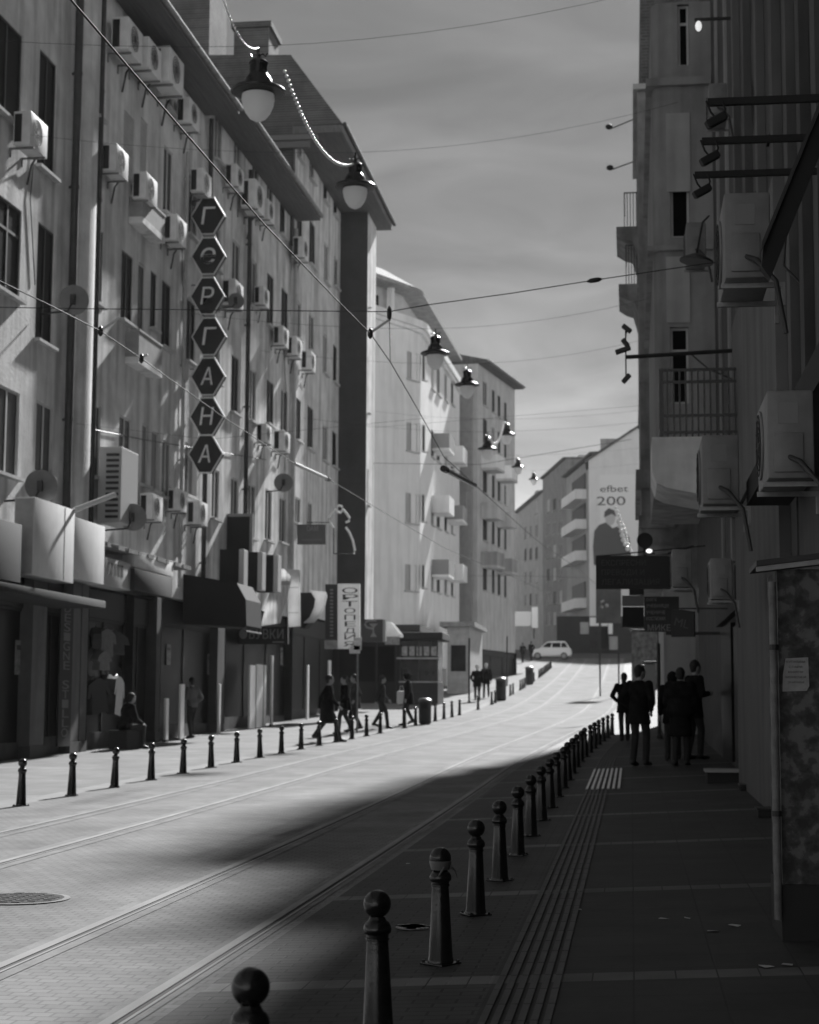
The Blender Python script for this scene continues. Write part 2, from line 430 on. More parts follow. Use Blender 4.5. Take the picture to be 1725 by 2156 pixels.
# ribbed guidance strip
tac_m = mat('ribbed_paving', .062, .7, noise=.25, nscale=3)
mb = MB(); y = -3.0
while y < 60:
    for k in range(6):
        x = -.655+k*.055
        P = [(x, y+.006), (x+.032, y+.006), (x+.032, y+.394), (x, y+.394)]
        v = [(a+cx(b), b, lon(b)+lat(a)+.002) for a, b in P]; t = [(a+cx(b), b, lon(b)+lat(a)+.009) for a, b in P]
        i = len(mb.v); mb.v += v+t
        mb.f += [(i+4, i+5, i+6, i+7), (i, i+1, i+5, i+4), (i+1, i+2, i+6, i+5), (i+2, i+3, i+7, i+6), (i+3, i, i+4, i+7)]
    y += .4
struct(mb.build('guidance_strip', tac_m))
a = at_g(1285, 1662); b = at_g(1290, 1620)
mb = MB()
for k in range(7):
    x = -.66+k*.075
    for (ya, yb) in ((a.y, (a.y+b.y)/2-.04), ((a.y+b.y)/2+.04, b.y)):
        x1 = x+.03*(1 if ya == a.y else 1)
        P = [(x, ya), (x+.036, ya), (x+.036, yb), (x, yb)]
        v = [(p, q, gz(p, q)+.003) for p, q in P]; t = [(p, q, gz(p, q)+.02) for p, q in P]
        i = len(mb.v); mb.v += v+t
        mb.f += [(i+4, i+5, i+6, i+7), (i, i+1, i+5, i+4), (i+1, i+2, i+6, i+5), (i+2, i+3, i+7, i+6), (i+3, i, i+4, i+7)]
tag(mb.build('tactile_pad', mat('pale_tactile_rib', .42, .35, noise=.2, nscale=20)), 'pale ribbed tactile warning pad set in the dark right pavement', 'paving pad')

# rails
rail_m = mat('polished_rail', .30, .85, noise=.25, nscale=3, spec=.12, metal=0, stretch=(1, .2, 1))
groove_m = mat('rail_groove', .02, .8); conc_m = mat('rail_bed_concrete', .20, .85, spec=.15, noise=.25, nscale=2.5, bump=.25)
def strip(mb, x0, x1, dz, y0=-3.5, y1=157):
    y = y0; first = True
    while y <= y1+1e-6:
        i = len(mb.v); mb.v += [(x0+cx(y), y, lon(y)+lat(x0)+dz), (x1+cx(y), y, lon(y)+lat(x1)+dz)]
        if not first: mb.f.append((i-2, i-1, i+1, i))
        first = False; y += 1.0 if y < 60 else 2.5
    return mb
xr2 = (at_g(431, 2028).x+at_g(912, 1723).x)/2; xr1 = (at_g(431, 1851).x+at_g(844, 1666).x)/2
xl2 = (at_g(0, 1817).x+at_g(322, 1729).x)/2; xl1 = (at_g(0, 1757).x+at_g(375, 1665).x)/2
print('rails', xr2, xr1, xl2, xl1)
for x, lab, bed in ((xr2, 'steel tram rail nearest the right bollards, with a dark groove', .05), (xr1, 'steel tram rail crossing the shadow edge, second from the right', .08), (xl2, 'steel tram rail in a pale concrete band, third from the right', .11), (xl1, 'steel tram rail in a pale concrete band nearest the left bollards', .12)):
    t = thing('tram_rail', lab, 'rail', (0, 0, 0), 0, 'tram rails in the street')
    strip(MB(), x-bed-.035, x-.037, .004).build('rail_bed', conc_m, t); strip(MB(), x+.085, x+.085+bed, .004).build('rail_bed', conc_m, t)
    strip(MB(), x-.035, x+.03, .008).build('rail_head', rail_m, t)
    strip(MB(), x+.031, x+.062, .004).build('groove', groove_m, t)
    strip(MB(), x+.063, x+.083, .007).build('guard_lip', rail_m, t)

# manholes, drains and litter
def disc(name, p, r, m, sc=1.0, lab='', cat='', cover=True):
    t = thing(name, lab, cat, (p.x, p.y, gz(p.x, p.y)+.004))
    MB().lathe([(r*1.12, 0), (r*1.12, .003), (r*1.0, .004)], seg=28).build('rim', metal_g, t)
    mb = MB().lathe([(r*.99, .001), (r*.99, .006)], seg=28)
    for i in range(-3, 4):
        for j in range(-3, 4):
            if (i*i+j*j) < 11: mb.box(i*r*.26-.03, i*r*.26+.03, j*r*.26-.03, j*r*.26+.03, .006, .011)
    mb.build('cover', m, t)
disc('manhole_cover', at_g(38, 1893), .33, metal_d, lab='dark studded manhole cover beside the rail at the left edge', cat='manhole cover')
disc('manhole_cover', at_g(870, 1955), .09, metal_g, lab='small round valve cover between the near bollards', cat='manhole cover')
lit_m = mat('paper_scrap', .5, .8, noise=.2); leaf_m = mat('pale_leaf', .3, .8)
for i, (px, py) in enumerate(((2010*.71875, 0), (1548, 1951), (1613, 2038), (1658, 2035), (1447, 1935), (1398, 1937), (1216, 1917), (861, 1820), (1500, 1962))):
    if py == 0: continue
    p = at_g(px, py); r = random.Random(i); a = r.uniform(0, 3); s = r.uniform(.025, .045)
    pts = [(s*math.cos(a+k*math.pi/2+r.uniform(-.3, .3)), s*.8*math.sin(a+k*math.pi/2+r.uniform(-.3, .3)), r.uniform(.003, .012)) for k in range(4)]
    o = MB().prism([(q[0], q[2]) for q in pts], 0, .001).v
    mb = MB(); mb.poly(pts); mb.poly([(q[0], q[1], q[2]+.002) for q in pts])
    n = mb.build('litter_scrap', lit_m, loc=(p.x, p.y, gz(p.x, p.y)))
    tag(n, 'small scrap of pale litter lying on the dark right pavement', 'litter', 'scraps of litter on the pavement')

# ------------------------------------------------------------------ bollards
def make_bollard(label, loc, group):
    t = thing('bollard', label, 'bollard', loc, 0, group)
    mb = MB().box(-.078, .078, -.078, .078, 0, .012, ch=.003)
    for sx in (-1, 1):
        for sy_ in (-1, 1): mb.lathe([(.009, .012), (.009, .022), (.004, .024)], (sx*.064, sy_*.064, 0), 8)
    mb.build('base_plate', black_gloss, t, 40)
    MB().lathe([(.068, .012), (.067, .03), (.064, .034), (.045, .385), (.044, .4), (.049, .403), (.049, .412), (.044, .414)], seg=24).build('shaft', black_gloss, t, 40)
    MB().lathe([(.046, .414), (.047, .425), (.056, .432), (.058, .445), (.056, .457), (.05, .468), (.047, .474), (.04, .478), (.034, .486), (.032, .495)], seg=24).build('collar', black_gloss, t, 45)
    MB().ball((0, 0, .546), .057, 24, 14).build('ball', black_gloss, t, 80)
    return t

B0 = None
def place_bollard(label, loc, group):
    global B0
    if B0 is None:
        B0 = make_bollard(label, loc, group); freeze(B0); return B0
    b = dup(B0, label, loc, group=group); r = random.Random(int(loc[1]*100)); b.rotation_euler = (R(r.uniform(-1.3, 1.3)), R(r.uniform(-1.3, 1.3)), r.uniform(0, 6.2)); return b
RG, LG = 'ball topped bollards along the right pavement', 'ball topped bollards along the left pavement'
for k in range(22):
    y = 9.07+2.03*(k-2); x = -1.0+cx(y)-(.11 if k == 0 else .03 if k == 1 else 0)
    lab = 'black ball-topped bollard, %s from the front in the right row' % ordn(k)
    if k == 0: lab = 'black ball-topped bollard nearest the camera, cut off by the bottom edge'
    if k == 2: lab = 'black ball-topped bollard with torn tape tied round its neck, third from the front'
    b = place_bollard(lab, (x, y, gz(x, y)), RG)
    if k == 2:
        mb = MB(); mb.lathe([(.049, .487), (.0575, .52), (.0582, .534)], seg=24, cap=False)
        mb.tube([(-.03, -.05, .5), (-.06, -.06, .485), (-.075, -.055, .465)], [.008, .006, .002], 5); mb.tube([(.03, -.05, .5), (.05, -.06, .48), (.075, -.05, .44)], [.008, .006, .002], 5)
        mb.build('tape', mat('clear_tape', .12, .3), b, 40)
ks = 0
for k in range(0, 60):
    y = 21.31+2.0*k; x = -7.75+cx(y)
    if k in (15, 18, 23, 24, 26, 27, 30, 33, 36, 37, 41, 42, 46, 47) or y > 136: continue
    lab = 'black ball-topped bollard, %s from the left in the sunny left row' % ordn(ks)
    if ks == 0: lab = 'black ball-topped bollard at the left edge of the picture, on the sunny pavement'
    place_bollard(lab, (x, y, gz(x, y)), LG); ks += 1
# ------------------------------------------------------------------ left side of the street
wallA = mat('pale_render', .74, .85, noise=.2, nscale=1.3, bump=.45, bscale=14, stain=.42)
wallA2 = mat('pale_render_two', .78, .85, noise=.2, nscale=1.5, bump=.45, bscale=14, stain=.38)
wallA3 = mat('pale_render_three', .72, .85, noise=.2, nscale=1.6, bump=.45, bscale=14, stain=.45)
wallB = mat('grey_render', .68, .85, noise=.2, nscale=1.4, bump=.4, bscale=14, stain=.4)
wallB_shade = mat('shade_flank_render', .055, .9, noise=.2, nscale=1.4, bump=.3, bscale=16)  # same wall on the bay flank, its shade painted in as a near-black colour
wallC = mat('white_render', .86, .8, noise=.08, nscale=.8, stain=.14)
wallD = mat('mid_render', .55, .85, noise=.12, nscale=1, stain=.2)
wallG = mat('far_render', .36, .85, noise=.15, nscale=.8, stain=.25)
soff_m = mat('soffit_boards', .12, .8, noise=.25, nscale=3, stretch=(.3, 6, 1))
roof_m = brick_mat('roof_tiles', .12, .085, .04, .25, .3, .02, rough=.85, bump=.8, noise=.35, plane='xy')
tile_m = brick_mat('brick_gable', .085, .055, .12, .26, .09, .016, rough=.9, bump=.5, noise=.5, plane='xz', nsc=.7)
gut_m = mat('zinc_gutter', .30, .8, noise=.3, nscale=3, spec=.15)
pipe_m = mat('dark_pipe', .05, .6, noise=.3, nscale=5)
pipe_l = mat('pale_pipe', .42, .5, noise=.15, nscale=5)

AANG = R(90-0.9)
FA = Fac(-12.27-.0159*(32.5+14), -14.0, AANG)
sA = lambda px, py=700: FA.hit(px, py)[0]
def front(name, label, fac, x0, x1, z0, z1, wins, wm, eave=1.0, depth=9, roofup=3.4, roofpart=True, base=None, cat='building', ends=True, soffit=True):
    """a building: wall with openings, its windows, end walls, eaves and roof"""
    p = fac.pt(x0, 0, 0)
    t = thing(name, label, cat, (p.x, p.y, 0), fac.a)
    W = [(a-x0, b-x0, c, d, k) for a, b, c, d, k in wins]; Ln = x1-x0
    mb = MB(); wall_mesh(mb, 0, Ln, z0, z1, W)
    if ends:
        for x in (0, Ln): mb.quad((x, 0, z0), (x, depth, z0), (x, depth, z1), (x, 0, z1))
        mb.quad((0, depth, z0), (Ln, depth, z0), (Ln, depth, z1), (0, depth, z1)); mb.quad((0, 0, z0), (Ln, 0, z0), (Ln, depth, z0), (0, depth, z0))
    wl = mb.build('wall', wm, t)
    rv = random.Random(int(x0*10))
    for a, b, c, d, k in W: add_window(t, a, b, c, d, 'm' if k == 'd' and rv.random() < .25 else k)
    if roofpart:
        rf = MB().prism([(-.0, 0), (0, 0.001)], 0, 0) if False else MB()
        e, up = eave, roofup
        pts = lambda x: [(x, -e, z1+.22), (x, depth*.55, z1+up), (x, depth, z1+up), (x, depth, z1+.02)]
        A, B = pts(-.02), pts(Ln+.02)
        rf.quad(A[0], B[0], B[1], A[1]); rf.quad(A[1], B[1], B[2], A[2])
        rf.poly([A[0], A[1], A[2], A[3], (-.02, .0, z1+.02)]); rf.poly([B[0], B[1], B[2], B[3], (Ln+.02, .0, z1+.02)])
        r = rf.build('roof', roof_m, t)
        MB().box(-.02, Ln+.02, -e, .1, z1+.02, z1+.19).build('soffit', soff_m, r)
        g = MB(); g.tube([(-.02, -e-.06, z1+.17), (Ln+.02, -e-.06, z1+.17)], .07, 10); g.build('gutter', gut_m, r, 60)
    return t
def loc_on(t, fac, x0): return x0

A1 = [(-12, 50, 14, 222), (85, 121, 102, 352, 'd'), (-6, 47, 405, 604, 'dt'), (81, 116, 466, 716), (-6, 42, 806, 992, 'm'), (78, 112, 842, 994, 'm'),
      (-60, -25, -40, 160), (-60, -25, 385, 575), (60, 70, 0, 1)]
A1 = A1[:-1]
A2 = [(203, 218, 478, 638), (197, 213, 847, 1002, 'm'), (257, 281, 524, 672), (252, 277, 872, 1022, 'm'), (292, 307, 550, 745), (318, 331, 568, 690), (342, 361, 588, 728), (346, 365, 304, 445, 'm'),
      (394, 412, 628, 758), (390, 409, 930, 1040, 'c'), (398, 417, 358, 492, 'm'), (205, 218, 96, 245, 's'), (262, 284, 230, 365, 's'), (297, 312, 245, 425, 's'), (320, 334, 905, 1030, 'c'), (342, 360, 925, 1045, 'c'), (300, 312, 890, 1020, 'c'),
      (262, 284, -60, 95, 's'), (298, 314, -35, 140, 's'), (352, 368, 110, 225, 'c'), (400, 414, 190, 262, 'c')]
A3 = [(490, 506, 502, 590, 'm'), (488, 503, 745, 866), (487, 502, 1003, 1110, 'm'), (527, 541, 541, 640, 'm'), (527, 540, 773, 885), (523, 538, 1016, 1130, 'm'), (563, 577, 572, 682), (562, 577, 797, 890), (559, 573, 1028, 1136),
      (593, 607, 604, 718), (592, 606, 815, 910), (589, 602, 1045, 1140, 'm'), (453, 469, 230, 333, 'c'), (494, 508, 284, 372, 'c'), (532, 545, 330, 425, 'm'), (563, 575, 372, 465, 'm'), (590, 601, 412, 490), (449, 464, 470, 560, 'm'), (449, 464, 700, 800, 'c'), (447, 462, 985, 1090, 'm')]
zA = 18.25
s1, s2, s3, s0 = sA(142), sA(424), sA(617), 0.0
b1 = front('apartment_building', 'pale rendered apartment building at the far left, left of the thick dark drainpipe', FA, s0, s1-.02, 4.0, zA, rects(FA, A1), wallA)
b2 = front('apartment_building', 'pale rendered apartment building hung with air conditioners, behind the hexagon sign', FA, s1, s2, 4.2, zA, rects(FA, A2), wallA2)
b3 = front('apartment_building', 'pale rendered building right of the hexagon sign, with a low dark eave', FA, s2+.02, s3, 4.4, zA+.35, rects(FA, A3), wallA3, eave=.95)
# drainpipes and the rounded strip between them
def fthing(name, label, cat, fac, px, py, out=0.0, group=None):
    s, z = fac.hit(px, py, out); p = fac.pt(s, out, z)
    return thing(name, label, cat, p, fac.a, group)
def drainpipe(fac, s, z0, z1, r, m, label, out=None):
    out = r+.05 if out is None else out
    p = fac.pt(s, out, z0); t = thing('drainpipe', label, 'drainpipe', p, fac.a)
    MB().tube([(0, 0, 0), (0, 0, z1-z0)], r, 12).build('pipe', m, t, 60)
    z = .8
    while z < z1-z0: mb = MB().lathe([(r+.012, 0), (r+.012, .06)], (0, 0, z), 12); mb.box(-.02, .02, r*.5, out, z, z+.05); mb.build('clamp', m, t); z += 2.6
    return t
drainpipe(FA, sA(137), 4.1, zA, .09, pipe_m, 'thick dark drainpipe between the two leftmost facades')
drainpipe(FA, sA(191), 4.3, zA, .065, pipe_m, 'dark drainpipe just right of the pale rounded wall strip')
mb = MB(); n = 10
a0, a1_ = sA(150), sA(188); rr = (a1_-a0)/2
pl_ = [(rr+rr*math.cos(math.pi+math.pi*k/n), -.22*math.sin(math.pi*k/n)) for k in range(n+1)]
mb.prismz(pl_, 4.25, zA)
p = FA.pt(a0, .005, 0); o = mb.build('pilaster', wallA2, None, 50, (p.x, p.y, 0)); o.rotation_euler = (0, 0, FA.a)
tag(o, 'pale rounded pilaster running full height between two dark drainpipes', 'pilaster')
drainpipe(FA, sA(429), 4.5, zA, .07, pipe_m, 'thin dark drainpipe left of the hexagon sign column')
drainpipe(FA, sA(381), 4.5, 16.5, .05, pipe_l, 'thin pale pipe left of the hexagon sign')
drainpipe(FA, sA(515), 4.6, zA, .07, pipe_m, 'dark drainpipe right of the hexagon sign')
drainpipe(FA, sA(613), 4.6, zA, .08, pipe_l, 'pale drainpipe at the right end of the low-eaved building')

# building B
FB = Fac(-11.78, 50.0, R(90)); sB = lambda px, py=700: FB.hit(px, py)[0]
xb0, xb1, xb2 = sB(617.5), sB(668), sB(715)
zB = 21.6
Bw = [(626, 637, 432, 500), (652, 664, 460, 554), (625, 634, 630, 710), (651, 662, 656, 736), (624, 634, 836, 925), (648, 660, 852, 942), (622, 633, 1045, 1100, 'm'), (649, 658, 1055, 1110, 'm'), (628, 637, 265, 330, 'm'), (653, 662, 300, 375, 'm'),
      (683, 692, 508, 590, 'c'), (704, 712, 538, 600), (681, 690, 700, 783, 'c'), (702, 710, 724, 802), (680, 690, 892, 968, 'c'), (700, 709, 906, 980), (682, 690, 345, 420), (703, 711, 380, 450)]
tB = front('apartment_building', 'taller dark-eaved apartment block with a brick mansard gable above the low eave', FB, xb0, xb2, 4.6, zB, rects(FB, Bw), wallB, eave=1.75, depth=12, roofpart=False)
wall_out = 1.15
Lb = sB(800)-xb0
bay0 = xb2-xb0; bay1 = bay0+2.3
mb = MB()
FBB = Fac(-11.78+wall_out, 50.0, R(90)); u0 = xb0
wl = rects(FBB, [(771.5, 776, 568, 640), (771.5, 776, 744, 866), (771.5, 776, 985, 1062, 'm')])
wl = [(max(a-xb0, bay0+.3), min(b-xb0, bay1-.3), c, d, k) for a, b, c, d, k in wl]
wall_mesh(mb, bay0, bay1, 4.6, zB, wl, y=-wall_out)
mb.quad((bay1, -wall_out, 4.6), (bay1, 12, 4.6), (bay1, 12, zB), (bay1, -wall_out, zB)); mb.quad((bay0, -wall_out, 4.6), (bay1, -wall_out, 4.6), (bay1, 0, 4.6), (bay0, 0, 4.6))
mb.build('bay_front', wallB, tB)
MB().box(bay0-.002, bay0+.25, -wall_out+.004, -.002, 4.61, zB-.01).build('bay_flank', wallB_shade, tB)
for a, b, c, d, k in wl: add_window(tB, a, b, c, d, k, y=-wall_out)
LB = bay1+.25
rf = MB(); e = 1.75
rf.box(-.35, LB+.3, -e, .05, zB+.02, zB+.3); r_ = rf.build('soffit', soff_m, tB)
mb = MB()
P0 = [(-.3, -e-.02, zB+.32), (LB+.3, -e-.02, zB+.32), (LB-.2, .15, zB+2.9), (-.3, .15, zB+2.9)]
mb.poly(P0); mb.quad((-.3, .15, zB+2.9), (LB-.2, .15, zB+2.9), (LB-.2, 9, zB+3.3), (-.3, 9, zB+3.3)); mb.quad(P0[1], (LB+.3, 9, zB+.32), (LB-.2, 9, zB+3.3), P0[2])
mb.build('roof', roof_m, tB)
MB().prism([(-e, zB+.33), (.15, zB+2.95), (9, zB+3.35), (9, zB-4), (.0, zB-4), (.0, zB+.33)], -.33, -.01, Matrix(((0, 1, 0, 0), (1, 0, 0, 0), (0, 0, 1, 0), (0, 0, 0, 1)))).build('gable', tile_m, tB)
mb = MB(); mb.box(-.55, -.34, -.6, 5, zB-.55, zB-.3); mb.box(-.65, -.34, -.9, 5.0, zB-.3, zB-.12); mb.build('cornice', mat('dark_cornice', .16, .8), tB)
g = MB(); g.tube([(-.4, -e-.1, zB+.28), (LB+.35, -e-.1, zB+.28)], .085, 8); g.build('gutter', pipe_m, tB, 60)
mb = MB(); mb.box(.3, 2.0, 1.1, 2.4, zB+2.8, zB+4.3); mb.box(.2, 2.1, 1.0, 2.5, zB+4.3, zB+4.5); mb.box(-.2, 2.4, 3.2, 5.0, zB+2.8, zB+6.2); mb.build('chimney', tile_m, tB)

# building C: white wall turned towards the camera, with a rounded corner
cd = Vector((math.sin(R(27)), math.cos(R(27)), 0)); c1 = Vector((-11.3, 91.6, 0)); LC = 14.0
FC = Fac(c1.x-cd.x*LC, c1.y-cd.y*LC, R(90-27))
Cw = [(857, 880, 738, 797, 'p'), (856, 880, 887, 948, 'p'), (854, 879, 1036, 1100, 'p'), (853, 878, 1187, 1243, 'p'), (890, 896, 746, 800, 'm'), (890, 896, 894, 950, 'm'), (889, 895, 1040, 1098, 'm'), (889, 895, 1188, 1238, 'm')]
p = FC.pt(0, 0, 0); tC = thing('apartment_building', 'white apartment building with a rounded corner and four stacked windows in its end wall', 'building', (p.x, p.y, 0), FC.a)
zC = FC.hit(820, 662)[1]; zc0 = 3.5
mb = MB(); W = rects(FC, Cw); wall_mesh(mb, 0, LC-.9, zc0, zC, W)
# rounded corner, then the street front
turn = R(26); segs = 6; pts = [(LC-.9, 0.0)]; ang = 0
for k in range(segs):
    ang = turn*(k+.5)/segs; l = 1.5/segs
    pts.append((pts[-1][0]+l*math.cos(ang), pts[-1][1]+l*math.sin(ang)))
for k in range(segs):
    a, b = pts[k], pts[k+1]; mb.quad((a[0], a[1], zc0), (b[0], b[1], zc0), (b[0], b[1], zC), (a[0], a[1], zC))
mb.quad((0, 0, zc0), (0, 10, zc0), (0, 10, zC), (0, 0, zC))
mb.build('wall', wallC, tC, 40)
for a, b, c, d, k in W: add_window(tC, a, b, c, d, k)
w0 = tC.matrix_basis @ Vector((pts[-1][0], pts[-1][1], 0))
M0 = Matrix.Translation(Vector((p.x, p.y, 0))) @ Matrix.Rotation(FC.a, 4, 'Z')
w0 = M0 @ Vector((pts[-1][0], pts[-1][1], 0))
FC2 = Fac(w0.x, w0.y, FC.a+turn)
xc1 = FC2.hit(968, 900)[0]
C2 = []
for r0, h in ((735, 62), (885, 60), (1032, 60), (1180, 55)):
    for (xa, xb, dy) in ((908, 914, 22), (920, 927, 34), (936, 942, 48), (950, 955, 58)):
        C2.append((xa, xb, r0+dy*(1-(r0-735)/700), r0+h+dy*(1-(r0-735)/700)*.9, random.choice('dmpc')))
W2 = rects(FC2, C2); mb = MB(); wall_mesh(mb, 0, xc1, zc0, zC, W2); mb.quad((xc1, 0, zc0), (xc1, 9, zc0), (xc1, 9, zC), (xc1, 0, zC))
sub = mb.build('street_wall', wallC, tC); M2 = M0.inverted() @ Matrix.Translation(w0) @ Matrix.Rotation(FC2.a, 4, 'Z')
sub.matrix_basis = M2
for a, b, c, d, k in W2:
    wn = add_window(tC, a, b, c, d, k); wn.matrix_basis = M2
for i, (s, zrow) in enumerate(((xc1*.32, 8.6), (xc1*.32, 12.3), (xc1*.32, 15.9), (xc1*.7, 8.9), (xc1*.7, 12.5), (xc1*.7, 16.2))):
    mb = MB(); mb.box(s-1.2, s+1.2, -1.0, -.01, zrow, zrow+.14); b = mb.build('balcony_slab', wallC, tC); b.matrix_basis = M2
    mb = MB(); mb.box(s-1.2, s+1.2, -1.0, -.95, zrow+.14, zrow+1.0); mb.box(s-1.2, s-1.15, -.95, -.01, zrow+.14, zrow+1.0); mb.box(s+1.15, s+1.2, -.95, -.01, zrow+.14, zrow+1.0)
    r2 = mb.build('balcony_front', wallC if i % 2 else mat('balcony_panel', .3, .7), tC); r2.matrix_basis = M2
# cornice, attic and roof follow the outline
def off(P, d):
    o = []
    for i, q in enumerate(P):
        a = P[max(i-1, 0)]; b = P[min(i+1, len(P)-1)]; dx, dy = b[0]-a[0], b[1]-a[1]; l = math.hypot(dx, dy)
        o.append((q[0]+dy/l*d, q[1]-dx/l*d))
    return o
line = [(0, 0)]+pts+[(pts[-1][0]+math.cos(turn)*xc1, pts[-1][1]+math.sin(turn)*xc1)]
def band(mb, d0, d1, z0, z1):
    A, B = off(line, d0), off(line, d1)
    for i in range(len(A)-1):
        for (z, q) in ((z0, 0), (z1, 0)): mb.quad((*A[i], z), (*A[i+1], z), (*B[i+1], z), (*B[i], z))
        mb.quad((*B[i], z0), (*B[i+1], z0), (*B[i+1], z1), (*B[i], z1)); mb.quad((*A[i], z0), (*A[i+1], z0), (*A[i+1], z1), (*A[i], z1))
    for i in (0, -1): mb.quad((*A[i], z0), (*B[i], z0), (*B[i], z1), (*A[i], z1))
mb = MB(); band(mb, -.1, .38, zC-.28, zC+.12); band(mb, -.1, .22, zC-.5, zC-.29); mb.build('cornice', wallC, tC, 35)
z2 = FC.hit(800, 588)[1]
mb = MB(); A_ = off(line, -1.0)
for i in range(len(A_)-1): mb.quad((*A_[i], zC+.1), (*A_[i+1], zC+.1), (*A_[i+1], z2), (*A_[i], z2))
mb.build('attic_wall', mat('attic_render', .5, .85, noise=.1), tC, 35)
mb = MB(); A_ = off(line, -.98)
for s_ in (LC-7.2, LC-5.3, LC-3.4): mb.box(s_, s_+.75, .975, .99, zC+.5, z2-.5)
mb.build('attic_window', glass_m, tC)
for s_ in (LC-6.0, LC-2.2): MB().box(s_, s_+.3, .45, .75, zC+.12, z2).build('attic_post', wallC, tC)
mb = MB(); band(mb, -1.3, .15, z2, z2+.2); mb.build('eave', gut_m, tC, 35)
mb = MB(); E0, E1, E2 = off(line, .1), off(line, -2.0), off(line, -5)
for i in range(len(E0)-1):
    mb.quad((*E0[i], z2+.21), (*E0[i+1], z2+.21), (*E1[i+1], z2+1.5), (*E1[i], z2+1.5)); mb.quad((*E1[i], z2+1.5), (*E1[i+1], z2+1.5), (*E2[i+1], z2+1.9), (*E2[i], z2+1.9))
mb.build('roof', roof_m, tC)

# building D: steps forward, grey end wall, balconies on the street
FD = Fac(-10.0, 112.0, math.atan2(10, 1.8)); LD = 10.2; zD = 24.0
D = []
for r0 in (800, 880, 985, 1085, 1190):
    for (xa, xb) in ((1017, 1026), (1036, 1042), (1048, 1054), (1062, 1067)):
        k = (1480-r0)/600
        D.append((xa, xb, r0+(xa-1017)*k*.9, r0+52+(xa-1017)*k*.7, random.choice('dddm')))
tD = front('apartment_building', 'grey apartment block with stacked balconies and a wide tiled eave', FD, 0, LD, 5.0, zD, rects(FD, D), wallD, eave=.7, depth=14, roofup=2.2)
for i, r0 in enumerate((960, 1062, 1165)):
    for xa, xb in ((1013, 1030), (1045, 1058)):
        k = (1480-r0)/600; yy = r0+(xa-1013)*k*.85
        a, z = FD.hit(xa, yy); b, _ = FD.hit(xb, yy)
        mb = MB(); mb.box(a, b, -1.1, -.01, z-.95, z-.8); s_ = mb.build('balcony_slab', wallD, tD)
        mb = MB(); mb.box(a, b, -1.1, -1.04, z-.8, z+.1); mb.box(a, a+.06, -1.04, -.01, z-.8, z+.1); mb.box(b-.06, b, -1.04, -.01, z-.8, z+.1)
        mb.build('balcony_front', (wallC, wallD, wallG)[i % 3], s_)
mb = MB(); mb.box(-.28, -.01, 0.3, 4.6, 5.2, zD-1.2); mb.box(-.55, -.29, .6, 3.2, 13.2, 15.3); mb.build('end_wall_panel', mat('end_wall', .34, .85, noise=.1, stain=.1), tD)
mb = MB(); mb.box(-.5, -.285, 1.5, 2.05, 5.2, 13.2); mb.box(-.5, -.285, 3.5, 3.9, 5.2, zD-1.2); mb.build('end_wall_rib', wallD, tD)

# far buildings closing the street
FE = Fac(-17.0, 252.0, math.atan2(185-252, -3.6+17.0))
LE = (Vector((-3.6, 185, 0))-Vector((-17, 252, 0))).length
zE = FE.hit(1225, 980)[1]
Ew = []
for r0 in (1040, 1090, 1140, 1190, 1240, 1285):
    for xa, xb in ((1104, 1109), (1115, 1120), (1127, 1133), (1140, 1146), (1152, 1158), (1165, 1171), (1178, 1184), (1191, 1197)):
        Ew.append((xa, xb, r0+(1240-xa)*.18*(1480-r0)/500, r0+26+(1240-xa)*.18*(1480-r0)/500, random.choice('ddmmp')))
xs_ = FE.hit(1193, 1100)[0]; EW = rects(FE, Ew)
tE = front('apartment_building', 'grey far facade with white balconies, left of the billboard gable', FE, xs_, LE, 7, zE, [w_ for w_ in EW if w_[0] > xs_+.2], wallG, eave=.6, depth=12, roofup=.9)
xm_ = FE.hit(1143, 1100)[0]; zE2 = FE.hit(1165, 990)[1]; zE3 = FE.hit(1120, 1056)[1]
front('apartment_building', 'far terrace house with a flat broken roofline, middle of the end row', FE, xm_, xs_-.05, 7, zE2, [w_ for w_ in EW if xm_+.2 < w_[0] and w_[1] < xs_-.2 and w_[3] < zE2-.4], mat('far_render_mid', .26, .85, noise=.2, nscale=.8, stain=.3), eave=.3, depth=12, roofup=.3)
front('apartment_building', 'lowest far terrace house at the left of the end row', FE, 0, xm_-.05, 7, zE3, [w_ for w_ in EW if w_[1] < xm_-.2 and w_[3] < zE3-.4], mat('far_render_pale', .44, .85, noise=.2, nscale=.8, stain=.3), eave=.5, depth=12, roofup=2.6)
for px_, yy_, w2_, lab_ in ((1172, 985, 2.6, 'square chimney stack on the middle far terrace house'), (1128, 1040, 1.8, 'square chimney stack on the lowest far terrace house'), (1215, 968, 2.2, 'square chimney stack on the grey far facade')):
    s_, z_ = FE.hit(px_, yy_, -3); p_ = FE.pt(s_, -3, 0); c_ = thing('chimney', lab_, 'chimney', (p_.x, p_.y, z_-5), FE.a); MB().box(0, w2_, 0, 1.5, 0, 5).build('stack', wallG, c_); MB().box(-.15, w2_+.15, -.15, 1.65, 5.002, 5.3).build('cap', stone_l, c_)
for r0 in (1052, 1112, 1175, 1270):
    for xa, xb in ((1205, 1236),):
        a, z = FE.hit(xa, r0); b, _ = FE.hit(xb, r0); a -= xs_; b -= xs_
        mb = MB(); mb.box(a, b, -1.3, -.02, z-1.1, z); s_ = mb.build('balcony', wallC, tE)
        MB().box(a+.6, b-.6, -.12, -.03, z+.1, z+1.9).build('balcony_door', glass_d, s_)
GY = 184.6
tG = thing('billboard_building', 'pale end building whose gable carries a large advert reading 200', 'building', at_Y(1240, 1400, GY))
gx0 = at_Y(1241, 1200, GY).x; gz1 = at_Y(1241, 968, GY).z; gap = at_Y(1330, 925, GY)
